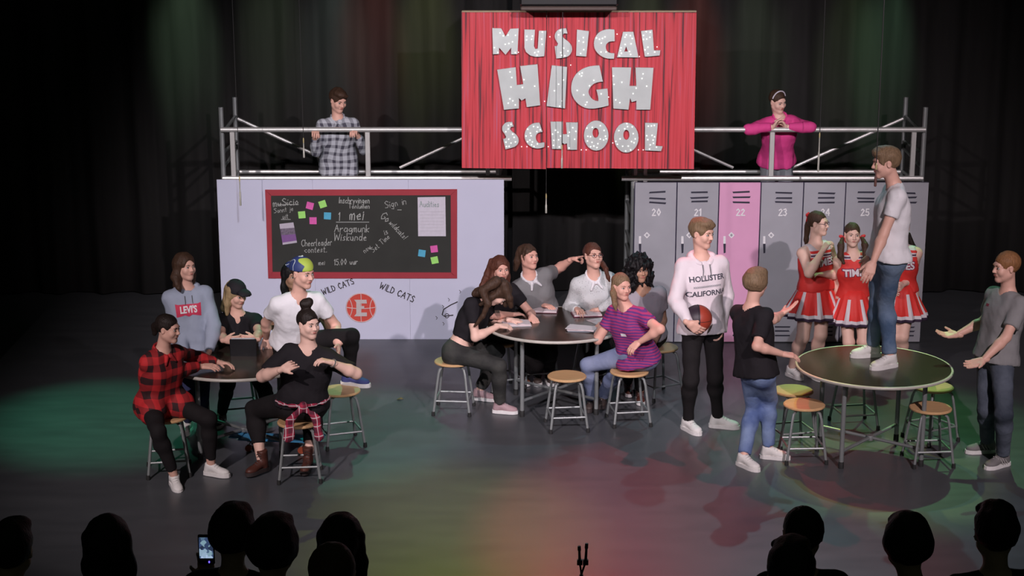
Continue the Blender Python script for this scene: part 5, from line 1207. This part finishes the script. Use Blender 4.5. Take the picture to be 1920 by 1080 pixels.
p6 = person('seated woman in black with a hair bun and a checked shirt round her waist', 1.66, s6[1], (566, 758), (580, 650), (578, 607), (42, 5), 8, 5,
 ((503, 697), (530, 692), 'y', -.28), ((648, 690), (622, 680), 'y', -.25), ((482, 790), (490, 865), 'z', .10, -38), ((588, 782), (577, 860), 'z', .10, -5),
 ('tee', BT, .012, .08), ('capri', BP, .66), ('boot', SBR, DK, DK), ('tight', 'dark'), sk='pale', female=True, build=1.22, sleeve=.85, hem=.0,
 chains=[[(574, 580, .03, .036), (572, 570, .03, .040), (579, 567, .03, .036)]], hR=(unit([.9, -.2, .45]), unit([-.1, -.9, .1])), hL=(unit([-.85, -.2, .3]), unit([.2, .1, -1])), curlR=(.2, .35, .4, .4, .35), curlL=.55)
# checked shirt tied round the waist
i_ = p6; s = SDF(); P_, sp_, k_ = i_['P'], i_['sp'], i_['k']; w0 = P_+sp_*.05
rg = [w0+(i_['Rh']*math.cos(a)*.200+i_['Fh']*math.sin(a)*.20) for a in np.linspace(0, 2*PI, 25)]
for a, b in zip(rg[:-1], rg[1:]): s.cap(a, b, .014, k=.01)
fr_ = w0+i_['Fh']*.21
s.ell(fr_, [.03]*3, np.eye(3), k=.02)
for g in (-1, 1):
    e = fr_+i_['Rh']*g*.10+i_['Fh']*.05-np.array([0, 0, .09]); s.cap(fr_, e, .022, .030, k=.02, flat=.5, n=i_['Fh']); s.cap(e, e+i_['Fh']*.02+i_['Rh']*g*.015-np.array([0, 0, .13]), .030, .040, k=.02, flat=.45, n=i_['Fh'])
s.noise(.004, 40, 3)
obj('tied_shirt', np_mesh('tied_shirt', [s.mesh(.008)], i_['ro']), WPL, i_['root'])
# ---------------------------------------------------------------- things held, lying and standing about
c = p13['WR']+np.array([.055, -.10, -.02]); c = atY(1308, 598, p13['WR'][1]+.13)
def ball_mat():
    m, t, b = nt('basketball_panels'); tc = t.nodes.new('ShaderNodeTexCoord'); sp = t.nodes.new('ShaderNodeSeparateXYZ'); t.links.new(tc.outputs['Object'], sp.inputs[0])
    f = mnode(t, 'MULTIPLY', mnode(t, 'GREATER_THAN', sp.outputs[0], .01), 1.0)
    mx = t.nodes.new('ShaderNodeMix'); mx.data_type = 'RGBA'; t.links.new(f, mx.inputs[0]); mx.inputs[6].default_value = (.030, .018, .030, 1); mx.inputs[7].default_value = (.34, .045, .025, 1)
    t.links.new(mx.outputs[2], b.inputs['Base Color']); b.inputs['Roughness'].default_value = .5; return m
bl = thing('basketball', c, 'dark and red basketball held at his hip by the boy in the white hoodie', 'ball')
obj('bladder', MB().ell(c, (.118, .118, .118), None, 28, 18), ball_mat(), bl)
sm_ = MB()
for B in (np.eye(3), np.array([[0, 1, 0], [0, 0, 1], [1, 0, 0]]), np.array([[0, 0, 1], [1, 0, 0], [0, 1, 0]])): sm_.tube([c+.118*(B[0]*math.cos(a)+B[1]*math.sin(a)) for a in np.linspace(0, 2*PI, 41)[:-1]], .0022, 5, close=True)
obj('seam', sm_, mat('seam_black', (.01, .01, .01), .6), bl, None)['kind'] = 'stuff'
PAP = mat('paper_pinkish', (.66, .56, .58), .8, var=.05)
def sheet_stack(px, py, w, h, rot, n, label, cover=None, name='paper_stack', spread=.01):
    p = atZ(px, py, .7505); t = thing(name, p, label, 'papers', 'papers and books on the middle table', 0); rs = np.random.RandomState(int(px))
    zz = .7505
    for i in range(n):
        th = .004 if not (cover and i == 0) else .008
        m = MB().box((p[0]+rs.randn()*spread, p[1]+rs.randn()*spread*.6, zz+th/2), (w, h, th), rz=rot+rs.randn()*spread*6); obj('sheet' if not (cover and i == 0) else 'cover', m, cover if (cover and i == 0) else PAP, t); zz += th
    return t
def open_book(px, py, w, h, rot, label, cover):
    p = atZ(px, py, .7505); t = thing('open_book', p, label, 'book', 'papers and books on the middle table', rot)
    def loc(mb, m, nm):
        me = mb.mesh(nm, smooth='auto'); o = bpy.data.objects.new(nm, me); COL.objects.link(o); o.parent = t; me.materials.append(m)
    loc(MB().box((0, 0, .003), (w+.015, h+.012, .006)), cover, 'cover')
    for g in (-1, 1):
        xs = np.linspace(0, g*w/2, 7); pr = [.006+.018*math.sin(min(1, abs(x)/(w/2)*1.4+.12)*PI*.75) for x in xs]; n = len(xs)
        vs = [(x, y, .006) for y in (-h/2, h/2) for x in xs]+[(x, y, z_) for y in (-h/2, h/2) for x, z_ in zip(xs, pr)]
        fs = [(i, i+1, 2*n+i+1, 2*n+i) for i in range(n-1)]+[(n+i, 3*n+i, 3*n+i+1, n+i+1) for i in range(n-1)]+[(2*n+i, 2*n+i+1, 3*n+i+1, 3*n+i) for i in range(n-1)]+[(n-1, 2*n-1, 4*n-1, 3*n-1), (0, n, 2*n, 3*n) if 0 else (0, 2*n, 3*n, n)]
        loc(MB().add(vs, fs), PAP, 'page_block')
    return t
open_book(968, 608, .24, .17, .1, 'open white book under the hands of the bent over girl', mat('cover_white', (.5, .48, .5), .6))
open_book(1018, 583, .26, .17, -.1, 'open book before the woman who points', mat('cover_dark', (.08, .02, .03), .6))
open_book(1100, 590, .25, .17, .12, 'open book before the person in the dotted shirt', mat('cover_wine', (.14, .02, .05), .6))
sheet_stack(1092, 618, .26, .16, -.12, 4, 'fanned pile of pinkish papers nearest the girl in the striped shirt', mat('cover_steel', (.2, .22, .26), .5), spread=.02)
sheet_stack(1125, 603, .17, .20, .5, 1, 'single loose sheet of paper left of the striped shirt girl', spread=.005)
t_ = atZ(456, 652, .7505)
tb = thing('tablet', atZ(457, 650, .77), 'black tablet with a pale top edge held by the girl in the cap', 'tablet'); c = atZ(457, 651, .82); c[1] -= .02
obj('case', MB().box(c, (.22, .016, .15), bev=.005), mat('tablet_black', (.01, .01, .012), .4), tb); obj('edge', MB().box(c+[0, 0, .079], (.19, .014, .007)), mat('tablet_edge', (.55, .55, .6), .3), tb)
# wristwatch of the woman in black, microphones at the boys' cheeks are too small to show
i_ = p6; d = unit(i_['WL']-i_['EL']); a = cross(d, [0, 0, 1]); b = np.cross(a, d); cc = i_['WL']-d*.012
obj('wristwatch', MB().tube([cc+.029*(a*math.cos(t)+b*math.sin(t)) for t in np.linspace(0, 2*PI, 17)[:-1]], .006, 6, close=True), mat('watch_steel', (.5, .5, .48), .3, metal=.8), i_['root'])
# skateboard under the left table
q = atZ(520, 822, .09); sk = thing('skateboard', (q[0], q[1], 0), 'blue skateboard with orange wheels lying under the left table', 'skateboard', rz=-.12)
def sub(nm, mb, m, par=None): me = mb.mesh(nm, smooth='auto'); o = bpy.data.objects.new(nm, me); COL.objects.link(o); o.parent = par or sk; me.materials.append(m); return o
sub('deck', MB().box((0, 0, .095), (.62, .19, .012), bev=.005).box((.34, 0, .11), (.10, .17, .012), bev=.005).box((-.34, 0, .11), (.10, .17, .012), bev=.005), mat('deck_blue', (.06, .28, .52), .5))
for x in (-.22, .22):
    tr_ = sub('truck', MB().box((x, 0, .075), (.06, .06, .03)).tube([(x, -.085, .05), (x, .085, .05)], .008, 6), ST)
    for y in (-.085, .085): sub('wheel', MB().tube([(x, y-.016, .027), (x, y+.016, .027)], .027, 14), mat('wheel_orange', (.35, .07, .03), .5), tr_)
lf = atZ(750, 749, 0); tag(obj('paper_scrap', MB().add([(-.03, -.02, .002), (.0, -.03, .012), (.035, .0, .004), (.01, .03, .012), (-.02, .02, .003), (.0, 0, .018)], [(0, 1, 5), (1, 2, 5), (2, 3, 5), (3, 4, 5), (4, 0, 5), (4, 3, 2, 1, 0)]), mat('scrap_brown', (.25, .15, .06), .8)), 'small brown crumpled scrap lying on the floor before the chalkboard flat', 'litter').location = lf
# ---------------------------------------------------------------- the audience in the dark, seen from behind
AD = mat('audience_cloth', (.012, .011, .012), .9); SEATC = mat('seat_plush', (.02, .015, .016), .9)
def audience(px, py, Y, lab, hair='short', hc_='black', H=1.72, yaw=178, chains=(), nx=0, arms=None, **kw):
    s = Y/FPX*1.02; dz = 1/s
    n = (px+nx, py+.175*dz, 0); hp_ = (px+nx, py+.66*dz)
    i = person(lab, H, Y, hp_, n, (px, py, 0), (yaw, 0), 180, 180,
      ((px+.28*dz, py+.6*dz), (px+.2*dz, py+.75*dz), 'y', .15), arms or ((px-.28*dz, py+.6*dz), (px-.2*dz, py+.75*dz), 'y', .15), ((px+.1*dz, py+.8*dz), (px+.1*dz, py+1.2*dz), 'y', .42, 180), ((px-.1*dz, py+.8*dz), (px-.1*dz, py+1.2*dz), 'y', .42, 180),
      ('tee', AD, .015), ('trousers', AD), ('lace', AD, AD, AD), (hair, hc_), far=True, sk='dim', chains=chains, group='audience members in the front rows', keepneck=True, headscale=1.12, **kw)
    z0 = min(i['AR'][2], i['AL'][2])-.09; i['root'].location.z; zs = i['P'][2]-.12
    t = thing('audience_seat', (i['P'][0], i['P'][1], 0), 'dark seat under the %s' % lab, 'seat', 'audience seats')
    x, y = i['P'][0], i['P'][1]+.05
    obj('cushion', MB().box((x, y, zs-.05), (.46, .46, .10), bev=.03), SEATC, t); obj('backrest', MB().box((x, y-.30, zs+.10), (.46, .07, .42), bev=.03), SEATC, t)
    obj('pedestal', MB().box((x, y, (zs-.1)/2), (.36, .36, zs-.1)), SEATC, t)
    return i
a1 = audience(22, 1032, 6.9, 'audience member cut off by the lower left corner', 'short', 'black')
audience(203, 1020, 6.9, 'audience member with domed hair left of the glowing phone', 'long', 'black', nx=6)
a3 = audience(437, 1002, 7.2, 'audience member just right of the glowing phone', 'bowl', 'black', arms=((398, 1105), (387, 1088), 'y', .26), hL=(unit([0, .05, 1]), unit([0, -1, 0])), curlL=.3)
audience(512, 1028, 6.5, 'audience member with fuzzy hair right of the phone', 'bowl', 'black')
audience(640, 1015, 7.2, 'audience member with long straight hair under the left table', 'long', 'black')
audience(624, 1078, 6.15, 'audience member low down before the long haired one', 'crop', 'brown')
audience(1505, 1002, 7.2, 'short haired audience member with visible ears below the right group', 'crop', 'black')
audience(1482, 1072, 6.3, 'audience member low down in front of the short haired one', 'short', 'black')
audience(1700, 1022, 6.9, 'audience member with a round hairdo below the right table', 'bowl', 'black', nx=12)
audience(1866, 1000, 6.9, 'audience member with tousled quiff in the lower right corner', 'short', 'black')
pc = atY(387, 1030, a3['WL'][1]-.035); ph = thing('phone', pc, 'glowing phone held up by the audience filming the stage', 'phone')
obj('case', MB().box(pc, (.078, .010, .150), bev=.006), mat('phone_black', (.01, .01, .01), .3), ph)
def screen():
    m, t, b = nt('phone_screen'); tc = t.nodes.new('ShaderNodeTexCoord'); v = t.nodes.new('ShaderNodeTexVoronoi'); v.inputs['Scale'].default_value = 42; v.distance = 'MANHATTAN'; t.links.new(tc.outputs['Object'], v.inputs['Vector'])
    r = t.nodes.new('ShaderNodeValToRGB'); e = r.color_ramp.elements; e[0].color = (.02, .03, .06, 1); e[1].color = (.55, .7, 1, 1); x = e.new(.45); x.color = (.06, .10, .22, 1); x = e.new(.6); x.color = (.2, .35, .40, 1)
    sp = t.nodes.new('ShaderNodeSeparateColor'); t.links.new(v.outputs['Color'], sp.inputs[0]); t.links.new(sp.outputs[0], r.inputs[0]); t.links.new(r.outputs[0], b.inputs['Emission Color']); b.inputs['Emission Strength'].default_value = .8; b.inputs['Base Color'].default_value = (0, 0, 0, 1)
    return m
obj('screen', MB().box(pc+[0, -.0065, .01], (.066, .002, .105)), screen(), ph)
obj('camera_led', MB().ell(pc+[.012, -.007, -.062], (.004, .002, .006)), mat('led_blue', (.1, .1, 1), .4, emit=((.15, .1, 1), 2)), ph)
mt = atY(1090, 1080, 8.6); ms = thing('microphone_stand', (mt[0], mt[1], 0), 'dark stand with two upright microphones rising at the bottom centre', 'microphone stand')
obj('pole', MB().tube([(mt[0], mt[1], .02), (mt[0], mt[1], mt[2]+.01)], .011, 8).lathe([(.12, 0), (.12, .015), (.02, .03)], (mt[0], mt[1], 0), 20), mat('steel_dark'), ms)
for x, y, xb_ in ((1086, 1024, 1087), (1100, 1019, 1098)):
    a, b = atY(x, y, 8.6), atY(xb_, 1054, 8.6); obj('microphone', MB().tube([a, a+(b-a)*.25, a+(b-a)*.3, b], [.009, .010, .007, .008], 8), mat('mic_dark2', (.05, .035, .03), .5), ms); obj('clip', MB().tube([b, (mt[0], mt[1], mt[2]+.01)], .006, 6).box(b, (.03, .02, .03)), mat('housing_black'), ms)
